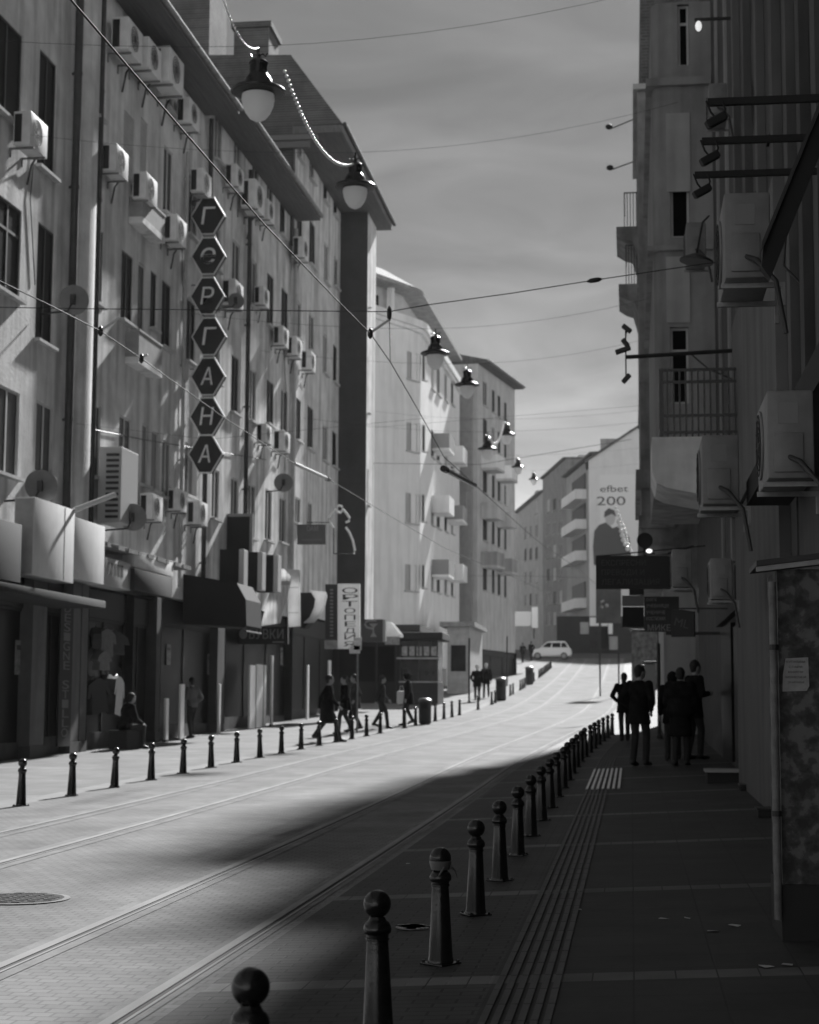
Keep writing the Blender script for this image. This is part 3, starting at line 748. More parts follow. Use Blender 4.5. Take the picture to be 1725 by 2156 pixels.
mb = MB(); pts_ = [(0, 0), (16, 0), (16, gap.z-8+4.5-6.5+4), (gap.x-gx0+3, gap.z-6.5+4), (0, gz1-6.5)]
base = 6.5
o_ = Vector((gx0, GY, base)); tG.location = o_
mb.prism([(0, 0), (16, 0), (16, gz1-base), (8, gap.z-base+3.0), (0, gz1-base)], 0, 14)
mb.build('wall', mat('gable_render', .66, .8, noise=.06, nscale=.5, stain=.06), tG)
mb = MB(); mb.prism([(-.4, gz1-base-.05), (8, gap.z-base+3.25), (8, gap.z-base+3.0), (-.4, gz1-base-.35)], -.25, 14); mb.build('roof', roof_m, tG)
mb = MB(); q = at_Y(1258, 0, GY+6).x-gx0; mb.box(1.2, 6.2, 5, 8, gz1-base-.5, at_Y(1258, 965, GY+5).z-base+2.2); mb.box(2.4, 4.4, 3, 4, gz1-base+2, at_Y(1290, 925, GY).z-base); mb.box(4.4, 8.2, 2, 5, gz1-base+1, at_Y(1325, 898, GY).z-base); mb.build('chimney', wallG, tG)
adv_d = mat('advert_black', .06, .6); adv_g = mat('advert_grey', .3, .7); adv_s = mat('advert_skin', .45, .7)
pa = at_Y(1250, 1000, GY)
MB().box(at_Y(1256, 0, GY).x-gx0, 15, -.06, -.002, at_Y(1256, 1195, GY).z-base, at_Y(1256, 1000, GY).z-base).build('advert_panel', mat('advert_white', .7, .7), tG)
for s_, x0, yb, x1 in (('efbet', 1264, 1036, 1323), ('200', 1257, 1064, 1317)):
    A_ = at_Y(x0, yb, GY); B_ = at_Y(x1, yb, GY)
    text('advert_lettering', s_, adv_d, tG, Matrix.Translation((A_.x-gx0, -.07, A_.z-base)) @ TXT, (1.0 if s_ == 'efbet' else 1.35), .01, width=B_.x-A_.x)
f = lambda x, y: (at_Y(x, y, GY).x-gx0, at_Y(x, y, GY).z-base)
mb = MB(); mb.prism([f(x, y) for x, y in ((1251, 1190), (1249, 1150), (1252, 1118), (1262, 1105), (1276, 1100), (1290, 1112), (1302, 1108), (1325, 1130), (1332, 1190))], -.09, -.07); mb.build('advert_suit', adv_d, tG)
mb = MB(); c = f(1285, 1090); mb.prism([(c[0]+.55*math.cos(t*.35), c[1]+.85*math.sin(t*.35)) for t in range(18)], -.09, -.07); mb.build('advert_face', adv_s, tG)
mb = MB(); mb.prism([f(x, y) for x, y in ((1272, 1090), (1273, 1078), (1282, 1070), (1294, 1075), (1298, 1088), (1288, 1082))], -.11, -.092); mb.build('advert_hair', adv_d, tG)
# shops at the foot of the far buildings
mb = MB(); zg = at_Y(1260, 1250, 180).z
tS = thing('shop_row', 'dark row of shopfronts under the billboard gable at the end of the street', 'shop', (0, 0, 0))
mb.box(at_Y(1168, 0, 182).x, at_Y(1400, 0, 182).x, 180.5, 184.4, 6.2, at_Y(1260, 1298, 181).z); mb.build('front_wall', dark_wall, tS)
for x0, x1, y0, y1, m_ in ((1242, 1262, 1300, 1318, wallC), (1266, 1280, 1298, 1318, wallC), (1281, 1290, 1305, 1335, wallC), (1243, 1260, 1322, 1366, glass_m), (1283, 1301, 1340, 1368, wallG), (1222, 1240, 1310, 1335, wallG), (1266, 1278, 1322, 1366, glass_d)):
    a_, b_ = at_Y(x0, y1, 180.4), at_Y(x1, y0, 180.4)
    MB().box(a_.x, b_.x, 180.3, 180.49, a_.z, b_.z).build('shop_sign' if m_ is wallC else 'shop_window', m_, tS)
# ------------------------------------------------------------------ air conditioners (local -y points to the street, x = 0 end is the grille end)
def make_ac(label, loc, rz, group):
    t = thing('air_conditioner', label, 'air conditioner', loc, rz, group)
    MB().box(0, .82, -.40, -.10, 0, .58, ch=.018).build('casing', white_paint, t, 30)
    mb = MB().box(-.006, -.001, -.25, -.125, .05, .53); mb.build('end_grille', grille_m, t)
    Mx = Matrix.Translation((.31, -.403, .29)) @ Matrix.Rotation(R(90), 4, 'X')
    mb = MB().lathe([(.235, 0), (.235, .012), (.215, .014)], M=Mx, seg=28); rg = mb.build('fan_ring', white_paint, t, 40)
    mb = MB()
    for k in range(1, 6): mb.lathe([(.04*k, .0145), (.04*k+.012, .0145), (.04*k+.012, .018), (.04*k, .018)], M=Mx, seg=24, cap=False)
    for k in range(6): mb.box(-.21, .21, -.005, .005, .0185, .021, M=Mx @ Matrix.Rotation(k*math.pi/6, 4, 'Z'))
    mb.build('fan_guard', grille_m, t)
    MB().box(.8205, .84, -.36, -.17, .04, .3, ch=.012).build('service_cover', white_paint, t, 30)
    MB().box(.8205, .824, -.33, -.2, .36, .50).build('handle_recess', mat('ac_recess', .18, .5), t)
    for x in (.12, .66):
        mb = MB().box(x, x+.03, -.42, 0, -.035, -.002); mb.box(x, x+.03, -.025, 0, -.16, -.036)
        mb.build('bracket', metal_g, t)
    mb = MB().tube([(.83, -.26, .14), (.90, -.2, .1), (.92, -.08, -.05), (.91, -.02, -.4)], .018, 7); mb.build('pipe', plastic_d, t, 60)
    return t
AC0 = None; ACG = 'air conditioners hung on the left facades'
def place_ac(fac, xl, yt, yb, label, group=ACG, px_end='l', out=.1, sc=None):
    global AC0
    s, z = fac.hit(xl, yb, out); _, zt = fac.hit(xl, yt, out)
    k = sc or (zt-z)/.58
    loc = fac.pt(s, 0, z)
    if AC0 is None:
        AC0 = make_ac(label, loc, fac.a, group); AC0.scale = (k, k, k); freeze(AC0); return AC0
    return dup(AC0, label, loc, fac.a, k, group)
ACS = [
 (25, 232, 305, FA, 'white air conditioner beside the topmost window at the far left'),
 (230, 33, 105, FA, 'white air conditioner highest on the wall, right of the drainpipe'),
 (275, 75, 143, FA, 'white air conditioner below the dark eave, nearer of a touching pair'),
 (313, 95, 172, FA, 'white air conditioner below the dark eave, farther of a touching pair'),
 (370, 203, 258, FA, 'white air conditioner just under the top right window of the hung facade'),
 (213, 300, 360, FA, 'white air conditioner right against the second drainpipe, third storey'),
 (277, 360, 418, FA, 'white air conditioner above the small panelled balcony'),
 (342, 450, 506, FA, 'white air conditioner at the right end of the small panelled balcony'),
 (399, 352, 404, FA, 'white air conditioner just above the hexagon sign'),
 (473, 343, 390, FA, 'white air conditioner under a white framed window of the low-eaved building'),
 (503, 375, 436, FA, 'big white air conditioner below the middle of the low eave'),
 (542, 417, 460, FA, 'small white air conditioner below the low eave, right of the big one'),
 (465, 586, 640, FA, 'white air conditioner behind the third hexagon, beside a small dish'),
 (535, 601, 640, FA, 'grey shaded air conditioner under the dark window, right of the small dish'),
 (575, 685, 725, FA, 'white air conditioner, left one of a stepped row of three'),
 (603, 707, 747, FA, 'white air conditioner, middle one of a stepped row of three'),
 (633, 737, 777, FB, 'white air conditioner, right one of a stepped row of three'),
 (615, 497, 540, FB, 'white air conditioner by the narrow dark window of the taller block'),
 (540, 891, 930, FA, 'white air conditioner, left one of the pair on the second storey'),
 (575, 905, 948, FA, 'white air conditioner, right one of the pair on the second storey'),
 (293, 1038, 1092, FA, 'white air conditioner above the shop roof beside the low dish'),
 (353, 1028, 1074, FA, 'white air conditioner on a pole above the shop roof, left of another'),
 (393, 1053, 1103, FA, 'white air conditioner at the right end of the shop roof row'),
]
for xl, yt, yb, fac, lab in ACS: place_ac(fac, xl, yt, yb, lab)
t = fthing('vent_box', 'tall white louvred vent box standing on the shop roof', 'vent', FA, 204, 1100, .1)
MB().box(0, 1.3, -.55, 0, 0, 1.75, ch=.02).build('box', mat('vent_paint', .45, .6), t)
mb = MB(); z = .1
while z < 1.65: mb.box(-.03, -.002, -.5, -.2, z, z+.06); z += .13
mb.build('louvre', metal_d, t)

# satellite dishes
def dish(px, py, rpx, fac, out, label, yaw=0):
    s, z = fac.hit(px, py, out); p = fac.pt(s, out, z); d = (p-EYE).length; r = rpx*d/FOC
    t = thing('satellite_dish', label, 'satellite dish', p, R(8)+yaw)
    Mx = Matrix.Rotation(R(-72), 4, 'X')
    prof = [(r*k/8, .17*r*(k/8)**2) for k in range(9)]
    prof2 = [(r*k/8*.99, .17*r*(k/8)**2+.012) for k in range(8, -1, -1)]
    MB().lathe(prof+prof2, M=Mx, seg=32, cap=False).build('reflector', mat('dish_grey', .20, .6, noise=.15, nscale=3), t, 50)
    mb = MB().tube([Mx @ Vector((0, r*.95, .15*r)), Mx @ Vector((0, r*.6, r*.75)), Mx @ Vector((0, r*.1, r*.85))], .012, 6); arm = mb.build('arm', metal_g, t)
    MB().lathe([(.03, 0), (.045, .05), (.03, .1)], tuple(Mx @ Vector((0, 0, r*.82))), 10).build('receiver', wall_white, arm)
    mb = MB().box(-.05, .05, -.12, -.02, -.1, .1); mb.tube([(0, -.07, -.05), (-.1, -.07, -r*.8), (-out*.9, .05, -r*.9)], .022, 7); mb.build('mount', metal_d, t)
wall_white = mat('white_plastic', .7, .4)
dish(155, 632, 31, FA, .75, 'large grey satellite dish on the wall between the two dark drainpipes')
dish(86, 1024, 34, FA, .8, 'large grey satellite dish standing on top of the white sign box')
dish(279, 1090, 29, FA, .7, 'grey satellite dish low on the shop roof beside an air conditioner')
dish(497, 634, 17, FA, .6, 'small grey satellite dish right of the third hexagon')
dish(597, 1017, 20, FA, .6, 'small grey satellite dish low on the low-eaved building')

# small balconies
def balcony(fac, xl, xr, yt, yb, label, dep=.36):
    s, z1 = fac.hit(xl, yt, dep); _, z0 = fac.hit(xl, yb, dep); s1_, _ = fac.hit(xr, yt, dep)
    p = fac.pt(s, 0, z0); t = thing('balcony', label, 'balcony', p, fac.a); w_ = s1_-s
    MB().box(0, w_, -dep, -.003, 0, .16).build('slab', wallA3, t)
    mb = MB().box(.02, w_-.02, -dep+.01, -dep+.04, .162, z1-z0-.05); mb.box(.02, .05, -dep+.041, -.003, .162, z1-z0-.05); mb.box(w_-.05, w_-.02, -dep+.041, -.003, .162, z1-z0-.05)
    mb.build('panel', mat('balcony_panel2', .32, .7, noise=.2, nscale=3), t)
    mb = MB().box(0, w_, -dep-.01, -dep+.06, z1-z0-.048, z1-z0); mb.build('rail', stone_l, t)
balcony(FA, 302, 350, 408, 470, 'small panelled balcony in the second storey from the top, left of the hexagon sign')
balcony(FA, 294, 344, 692, 765, 'small panelled balcony two storeys lower, below the narrow double windows')

# ------------------------------------------------------------------ hexagon blade sign
YH = FA.pt(sA(400, 800), 0, 0).y
ph = at_Y(440, 955, YH)
t = thing('blade_sign', 'vertical blade sign of seven dark hexagons spelling ГЕРГАНА', 'sign', ph, 0)
hx_m = mat('sign_dark', .022, .6, noise=.2, nscale=4); let_m = mat('sign_letters', .85, .6, noise=.2, nscale=8); rim_m = mat('sign_rim', .8, .4)
for i, (ch, yc) in enumerate(zip('ГеРГАНА', (457, 541, 625, 710, 794, 878, 957))):
    c = at_Y(440+(0, 1, -1, 2, 0, -2, -5)[i], yc, YH)-ph; h = .52; w_ = .48
    hexa = [(c.x-w_, c.z), (c.x-w_*.36, c.z-h), (c.x+w_*.36, c.z-h), (c.x+w_, c.z), (c.x+w_*.36, c.z+h), (c.x-w_*.36, c.z+h)]
    hx = MB().prism(hexa, -.11, .11).build('hexagon', hx_m, t)
    mb = MB()
    for k in range(6):
        a = hexa[k]; b = hexa[(k+1) % 6]; mb.tube([(a[0], -.118, a[1]), (b[0], -.118, b[1])], .02, 5)
    mb.build('rim', rim_m, hx)
    text('letter', ch, let_m, hx, Matrix.Translation((c.x, -.13, c.z-(.24 if ch != 'е' else .22))) @ TXT @ Matrix(((1, .12, 0, -.03), (0, 1, 0, 0), (0, 0, 1, 0), (0, 0, 0, 1))), .68 if ch != 'е' else .82, .012, 'CENTER', .34 if ch != 'е' else .42)
    if i: 
        MB().box(c.x-.16, c.x+.16, -.07, .07, c.z+h+.002, c.z+h+.14).build('link', mat('sign_link', .3, .6), t)
mb = MB()
zt = at_Y(440, 420, YH).z-ph.z
mb.tube([(-.62, .0, -.7), (-.62, 0, zt)], .035, 8); mb.build('pole', metal_g, t)
for z in (0, zt*.33, zt*.66, zt-.4):
    MB().box(-1.0, -.47, -.02, .02, z-.02, z+.02).build('bracket', metal_g, t)

# ------------------------------------------------------------------ shop signs and canopies on the left
def boxsign(name, label, fac, xl, xr, yt, yb, out, dep, m, cat='sign', ch=.01, part='panel'):
    s, zt = fac.hit(xl, yt, out); _, z0 = fac.hit(xl, yb, out); s1_, _ = fac.hit(xr, yb, out)
    p = fac.pt(s, out, z0); t = thing(name, label, cat, p, fac.a)
    MB().box(0, s1_-s, 0, dep, 0, zt-z0, ch=ch).build(part, m, t, 30)
    return t, s1_-s, zt-z0
sign_w = mat('white_sign_sheet', .68, .6, noise=.08, nscale=2, stain=.14)
t, w_, h_ = boxsign('sign_box', 'big blank white sign box with rusty streaks above the leftmost shops', FA, 74, 155, 1046, 1212, 1.05, .4, sign_w)
MB().box(-.004, -.0015, .02, .38, .03, h_-.03).build('end_panel', mat('sign_end', .40, .7, noise=.2, stain=.2), t)
MB().box(w_*.74, w_*.745, -.006, -.001, .02, h_-.02).build('seam', metal_d, t)
t, w_, h_ = boxsign('sign_box', 'lower blank white sign panel joined to the right of the big sign box', FA, 157, 219, 1088, 1218, 1.05, .3, sign_w)
t, _, _ = boxsign('sign_box', 'black fascia sign left of the big white sign box', FA, -60, 44, 1075, 1208, 1.0, .5, black_m)
boxsign('canopy', 'dark flat canopy running over the leftmost shops', FA, -60, 224, 1213, 1232, 1.15, 1.1, dark_wall, 'canopy')
s_, z_ = FA.hit(157, 1074, 1.05); p = FA.pt(s_, 1.05, z_)
t = thing('floodlight', 'white tube floodlight leaning from the top of the white sign', 'floodlight', p, FA.a)
MB().tube([(0, 0, 0), (.9, -.55, .42)], .055, 10).build('tube', white_paint, t, 60); MB().tube([(0, .15, -.1), (0, 0, 0)], .02, 6).build('arm', metal_d, t)
t, w_, h_ = boxsign('sign_box', 'small pale sign box with dark slats right of the white panel', FA, 221, 276, 1172, 1232, .9, .4, mat('pale_sign', .38, .6), 'sign')
mb = MB()
for k in range(5): mb.box(.2+k*.24, .34+k*.24, -.008, -.001, .25, h_-.1)
mb.build('slats', black_m, t)
t, w_, h_ = boxsign('shop_roof', 'thin projecting shop roof with a bright broken edge', FA, 222, 400, 1139, 1150, .95, .95, mat('ledge', .2, .8, noise=.4, nscale=4), 'roof')
mb = MB()
for k in range(9): mb.box(w_*(k/9)+.1, w_*(k/9)+.3+.5*((k*7) % 3)/2, -.03, -.001, .0, h_*.9)
mb.build('edge_trim', gut_m, t)
t, w_, h_ = boxsign('sign_box', 'pale weathered sign box hanging over a black shop panel', FA, 285, 366, 1161, 1194, .95, .3, sign_w)
t, w_, h_ = boxsign('sign_box', 'black sign panel with a pale right edge under the weathered box', FA, 284, 362, 1196, 1242, 1.0, .25, black_m)
MB().box(w_+.002, w_+.03, 0, .24, 0, h_).build('edge', gut_m, t)
# bulky black awning with white-edged fins and a black board
awn_m = mat('black_awning', .006, .85, noise=.3, nscale=3)
s_, z_ = FA.hit(385, 1290, 0); s2_, _ = FA.hit(549, 1320, 1.75); p = FA.pt(s_, 0, z_)
t = thing('awning', 'bulky black awning over the middle shops', 'awning', p, FA.a)
zt = FA.hit(385, 1215, 1.0)[1]-z_
MB().prism([(0, zt+.35), (-1.5, zt+.1), (-1.75, zt-.35), (-1.78, -.35), (-1.7, -.4), (0, -.3)], 0, s2_-s_, Matrix(((0, 1, 0, 0), (1, 0, 0, 0), (0, 0, 1, 0), (0, 0, 0, 1)))).build('cover', awn_m, t)
mb = MB(); mb.tube([(0, -1.76, -.5), (s2_-s_, -1.76, -.5)], .03, 6); mb.build('front_bar', metal_d, t)
for i, (xl, yt, yb) in enumerate(((470, 1156, 1238), (511, 1162, 1243), (546, 1168, 1246))):
    s_, z_ = FA.hit(xl-8, yb, .5); zt = FA.hit(xl-8, yt, .5)[1]; p = FA.pt(s_, .5, z_)
    t = thing('sign_fin', 'upright black sign fin with a bright edge, %s of three on the awning' % ('left', 'middle', 'right')[i], 'sign', p, FA.a, 'sign fins on the black awning')
    MB().box(0, .5, -.55, 0, 0, zt-z_).build('board', black_m, t)
    MB().box(0, .5, -.70, -.552, 0, zt-z_, ch=.02).build('bright_edge', mat('fin_edge', .55, .45), t)
pb = at_Y(472, 1205, 50); pe = at_Y(527, 1088, 50)
t = thing('notice_board', 'large black board with a pale frame above the awning fins', 'board', pb)
MB().box(0, pe.x-pb.x, -.05, .05, 0, pe.z-pb.z).build('board', black_m, t)
mb = MB(); W_, H_ = pe.x-pb.x, pe.z-pb.z
mb.box(-.09, -.002, -.06, .06, 0, H_+.09); mb.box(W_+.002, W_+.09, -.06, .06, 0, H_+.09); mb.box(-.001, W_+.001, -.06, .06, H_+.002, H_+.09); mb.build('frame', mat('board_frame', .28, .6), t)
# signs facing the viewer
def facing(name, label, Y, pts, m, dep=.2, cat='sign', part='panel'):
    P = [at_Y(x, y, Y) for x, y in pts]; o = P[0]
    t = thing(name, label, cat, o)
    MB().prism([(q.x-o.x, q.z-o.z) for q in P], 0, dep).build(part, m, t)
    return t, o
strp = mat('striped_canvas', .66, .7, noise=.35, nscale=3, stretch=(6, 1, .5))
def translucent(m, f=.75, v=.8):
    n = m.node_tree; b_ = n.nodes['Principled BSDF']; t_ = n.nodes.new('ShaderNodeBsdfTranslucent'); t_.inputs[0].default_value = (v, v, v, 1)
    src_ = b_.inputs['Base Color'].links
    if src_: n.links.new(src_[0].from_socket, t_.inputs[0])
    x_ = n.nodes.new('ShaderNodeMixShader'); x_.inputs[0].default_value = f; n.links.new(b_.outputs[0], x_.inputs[1]); n.links.new(t_.outputs[0], x_.inputs[2]); n.links.new(x_.outputs[0], n.nodes['Material Output'].inputs[0]); return m
translucent(strp); translucent(mat('white_canvas', .66, .6, noise=.1)); translucent(mat('tall_sign', .7, .6, noise=.12, nscale=2)); translucent(mat('sign_white2', .66, .6, noise=.06), .5)
t, o = facing('awning', 'curved white canvas awning hanging over the shoe shop sign', 55, [(549, 1318), (572, 1230), (570, 1208), (560, 1192), (598, 1198), (613, 1214), (612, 1226), (590, 1312)], strp, .05, 'awning', 'canvas')
a_, b_ = at_Y(572, 1228, 55)-o, at_Y(612, 1228, 55)-o
MB().box(a_.x, b_.x, -.03, -.002, a_.z-.06, a_.z+.06).build('valance', mat('canvas_seam', .4, .7), t)
t, o = facing('sign_box', 'tall narrow white sign beside the curved awning', 56, [(607, 1320), (606, 1198), (630, 1200), (631, 1318)], mat('tall_sign', .6, .6, noise=.12, nscale=2))
for y in (1237, 1290):
    a_ = at_Y(607, y, 56)-o; MB().box(.01, at_Y(629, y, 56).x-o.x, -.006, -.001, a_.z-.012, a_.z+.012).build('seam', mat('sign_seam', .3, .6), t)
t, o = facing('awning', 'black half round awning with a white crescent edge', 59, [(632, 1322), (632, 1248), (666, 1247), (672, 1262), (668, 1282), (655, 1305), (642, 1322)], black_m, .8, 'awning', 'cover')
q = [(642, 1312), (655, 1300), (664, 1280), (667, 1262), (655, 1244), (688, 1247), (690, 1256), (686, 1275), (676, 1298), (662, 1311)]
P = [at_Y(x, y, 58.8)-o for x, y in q]; MB().prism([(v.x, v.z) for v in P], -.45, -.25).build('crescent_edge', mat('white_canvas', .62, .6, noise=.1), t)
t, o = facing('shop_sign', 'black shop sign lettered ОБУВКИ below the curved awning', 52.5, [(498, 1356), (498, 1319), (606, 1319), (606, 1356)], black_m, .2)
a_ = at_Y(504, 1345, 52.5)-o; b_ = at_Y(597, 1345, 52.5)-o
let_g = mat('grey_letters', .20, .6)
text('lettering', '●БУВКИ', let_g, t, Matrix.Translation((a_.x, -.01, a_.z)) @ TXT, .42, .008, width=b_.x-a_.x)
a_ = at_Y(574, 1353, 52.5)-o; MB().box(a_.x, a_.x+.36, -.008, -.001, a_.z, a_.z+.04).build('underline', let_g, t)
t, o = facing('shop_sign', 'tall white sign with bold dark vertical lettering and a dark left strip', 60.5, [(711, 1366), (711, 1229), (757, 1229), (757, 1366)], mat('sign_white2', .58, .6, noise=.06), .25)
MB().prism([((at_Y(x, y, 60.5)-o).x, (at_Y(x, y, 60.5)-o).z) for x, y in ((685, 1346), (685, 1230), (710.5, 1230), (710.5, 1346))], 0, .25).build('dark_strip', mat('strip_dark', .04, .6), t)
q = [((at_Y(x, y, 60.5)-o).x, (at_Y(x, y, 60.5)-o).z) for x, y in ((683, 1366), (683, 1348), (710.5, 1348), (710.5, 1366))]
MB().prism(q, .02, .25).build('lower_strip', mat('strip_pale', .35, .6, noise=.3), t)
ink = mat('sign_ink', .03, .6)
for i, ch in enumerate('ОРТОПЕДИЯ'):
    y = 1249+i*14.0; a_ = at_Y(737, y, 60.5)-o
    text('letter', ch, ink, t, Matrix.Translation((a_.x, -.008, a_.z)) @ TXT, .27 if i < 3 else .25, .006, 'CENTER', .56 if i < 3 else .40)
mb = MB()
for i in range(14): 
    a_ = at_Y(695, 1240+i*7.4, 60.5)-o; mb.box(a_.x, a_.x+.12, -.006, -.001, a_.z-.07, a_.z)
mb.build('small_print', let_g, t)
t, o = facing('pharmacy_sign', 'dark pharmacy sign with a pale snake and cup emblem', 62.5, [(758, 1351), (758, 1304), (806, 1304), (806, 1351)], mat('pharmacy_dark', .03, .5), .22)
g = lambda x, y: (lambda v: (v.x, -.02, v.z))(at_Y(x, y, 62.5)-o)
mb = MB(); mb.tube([g(*q) for q in ((793, 1307), (779, 1306), (771, 1309), (769, 1315), (773, 1321), (781, 1323), (785, 1324))], .045, 6); mb.build('snake', let_g, t)
mb = MB(); mb.prism([(g(x, y)[0], g(x, y)[2]) for x, y in ((777, 1313), (796, 1313), (788, 1321), (788, 1332), (794, 1341), (780, 1341), (785, 1332), (785, 1321))], -.03, -.002); mb.build('cup', let_g, t)
MB().prism([(g(x, y)[0], g(x, y)[2]) for x, y in ((806.5, 1351), (806.5, 1304), (812, 1305), (812, 1350))], 0, .22).build('pale_side', mat('side_grey', .3, .6), t)
t, o = facing('shop_sign', 'flat grey sign lettered ОАМ on the wall above the crescent awning', 58.3, [(626, 1146), (626, 1104), (686, 1104), (686, 1146)], mat('grey_sign', .14, .6, noise=.12), .12)
a_ = at_Y(646, 1118, 58.3)-o; b_ = at_Y(670, 1118, 58.3)-o; text('lettering', 'ОАМ', mat('pale_letters', .32, .6), t, Matrix.Translation((a_.x, -.01, a_.z)) @ TXT, .25, .006, width=b_.x-a_.x)
a_ = at_Y(636, 1138, 58.3)-o; b_ = at_Y(678, 1135, 58.3)-o; MB().box(a_.x, b_.x, -.01, -.001, a_.z, b_.z).build('stripe', mat('stripe_grey', .2, .6), t)
# tinsel figure hung in front of the dark pilaster
Yt = 61.5; o = at_Y(720, 1168, Yt); t = thing('light_figure', 'outline figure of a lady in white light tubes before the dark pilaster', 'light decoration', o)
g = lambda x, y: (lambda v: (v.x, 0, v.z))(at_Y(x, y, Yt)-o)
tin = mat('white_light_tube', .8, .3)
for nm, q in (('head_outline', [(709, 1068), (714, 1064), (720, 1066), (722, 1073), (717, 1080), (711, 1078), (708, 1072)]), ('arm_outline', [(722, 1072), (729, 1080), (736, 1090), (735, 1097), (728, 1100)]), ('arm_outline', [(707, 1072), (698, 1080), (692, 1091), (694, 1098)]),
              ('skirt_outline', [(728, 1110), (736, 1122), (743, 1138), (747, 1158), (745, 1166)]), ('waist_outline', [(695, 1100), (700, 1108), (703, 1112)]), ('hem_outline', [(704, 1166), (716, 1165), (730, 1167), (745, 1166)])):
    MB().tube([g(*v) for v in q], .045 if 'hem' not in nm else .02, 7).build(nm, tin if 'hem' not in nm else metal_d, t, 60)
mb = MB(); mb.tube([g(703, 1166), g(703, 1110), g(697, 1100), g(640, 1100)], .02, 5); mb.build('frame_rod', metal_d, t)
# number sign plates
t = thing('street_plate', 'pair of small white plates on a thin pole beside the tall white sign', 'sign', at_g(752, 1543)); o = t.location.copy()
a_, b_ = at_Y(757, 1356, o.y)-o, at_Y(745, 1366, o.y)-o
MB().box(-.12, .12, -.05, -.03, a_.z-.18, a_.z+.2, ch=.02).build('plate', white_paint, t); MB().box(b_.x-.12, b_.x+.2, -.05, -.03, b_.z-.14, b_.z+.1, ch=.02).build('plate', white_paint, t)
MB().tube([(0, 0, 0), (0, 0, a_.z+.2)], .028, 8).build('pole', metal_g, t)

# ------------------------------------------------------------------ shopfronts under the left buildings
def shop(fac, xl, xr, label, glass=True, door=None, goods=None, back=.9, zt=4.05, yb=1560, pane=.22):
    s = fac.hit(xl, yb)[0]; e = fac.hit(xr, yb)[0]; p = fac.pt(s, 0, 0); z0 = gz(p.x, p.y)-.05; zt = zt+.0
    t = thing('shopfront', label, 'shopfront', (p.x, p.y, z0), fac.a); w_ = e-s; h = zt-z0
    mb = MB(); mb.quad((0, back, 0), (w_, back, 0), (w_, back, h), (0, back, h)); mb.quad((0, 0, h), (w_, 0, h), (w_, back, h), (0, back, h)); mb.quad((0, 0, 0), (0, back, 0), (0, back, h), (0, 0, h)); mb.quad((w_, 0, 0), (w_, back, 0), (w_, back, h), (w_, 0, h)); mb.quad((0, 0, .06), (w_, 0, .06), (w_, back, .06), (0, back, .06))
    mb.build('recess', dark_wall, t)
    MB().box(.02, w_-.02, pane-.04, pane+.05, .065, .45).build('plinth', mat('plinth_stone', .06, .8, noise=.3), t)
    MB().box(.02, w_-.02, pane, pane+.012, .452, h*.8).build('shop_window', glass_d, t)
    n = max(2, int(w_/2.6)); fr = MB()
    for k in range(n+1): x = .03+(w_-.1)*k/n; fr.box(x, x+.05, pane-.03, pane-.001, .452, h*.8)
    fr.box(.03, w_-.03, pane-.03, pane+.03, h*.8+.001, h*.8+.07); fr.build('window_frame', black_m, t)
    MB().box(.02, w_-.02, pane-.06, pane+.03, h*.8+.072, h-.03).build('fascia', mat('fascia_dark', .015, .7, noise=.3), t)
    return t
def pillar(fac, xl, xr, m, label, zt=4.1, out=.06, yb=1575):
    s = fac.hit(xl, yb, out)[0]; e = fac.hit(xr, yb, out)[0]; p = fac.pt(s, out, 0); z0 = gz(p.x, p.y)-.04
    t = thing('pillar', label, 'pillar', (p.x, p.y, z0), fac.a)
    MB().box(0, e-s, 0, .55, .3, zt-z0, ch=.01).build('shaft', m, t); MB().box(-.02, e-s+.02, -.02, .53, 0, .298).build('plinth', mat('pillar_plinth', .06, .8), t)
pil_m = mat('pillar_stone', .11, .8, noise=.2, nscale=2, stain=.3); pil_d = mat('pillar_dark', .05, .8, noise=.2, nscale=2)
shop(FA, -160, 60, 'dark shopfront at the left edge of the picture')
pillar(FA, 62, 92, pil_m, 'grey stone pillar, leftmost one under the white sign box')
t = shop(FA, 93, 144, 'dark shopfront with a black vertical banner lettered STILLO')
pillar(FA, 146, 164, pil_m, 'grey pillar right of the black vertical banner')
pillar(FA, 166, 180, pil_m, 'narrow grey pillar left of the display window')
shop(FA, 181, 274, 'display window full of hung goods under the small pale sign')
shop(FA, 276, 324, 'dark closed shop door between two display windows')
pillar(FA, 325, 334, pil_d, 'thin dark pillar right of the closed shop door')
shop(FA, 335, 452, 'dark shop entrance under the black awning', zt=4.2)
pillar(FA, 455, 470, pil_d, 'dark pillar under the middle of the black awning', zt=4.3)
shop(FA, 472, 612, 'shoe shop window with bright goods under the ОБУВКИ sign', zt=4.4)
shop(FB, 614, 712, 'dark shop windows with thin pale mullions under the tall white sign', zt=4.6)
s_ = FA.hit(118, 1575, .12)[0]; e_ = FA.hit(145, 1575, .12)[0]; p = FA.pt(s_, .12, 0); zt = FA.hit(120, 1256, .12)[1]; z0 = FA.hit(120, 1572, .12)[1]
t = thing('banner', 'black vertical banner with grey letters ending in STILLO', 'banner', (p.x, p.y, z0), FA.a)
MB().box(0, e_-s_, -.03, 0, 0, zt-z0).build('cloth', mat('banner_black', .008, .8), t)
for i, ch in enumerate('DESIGNE STILLO'[::-1]):
    if ch == ' ': continue
    z = .2+i*(zt-z0-.3)/14*(1.0)
    text('letter', ch, mat('banner_letters', .10 if i < 6 else .10, .7), t, Matrix.Translation(((e_-s_)/2, -.034, z)) @ TXT, .26, .003, 'CENTER', (e_-s_)*.5)
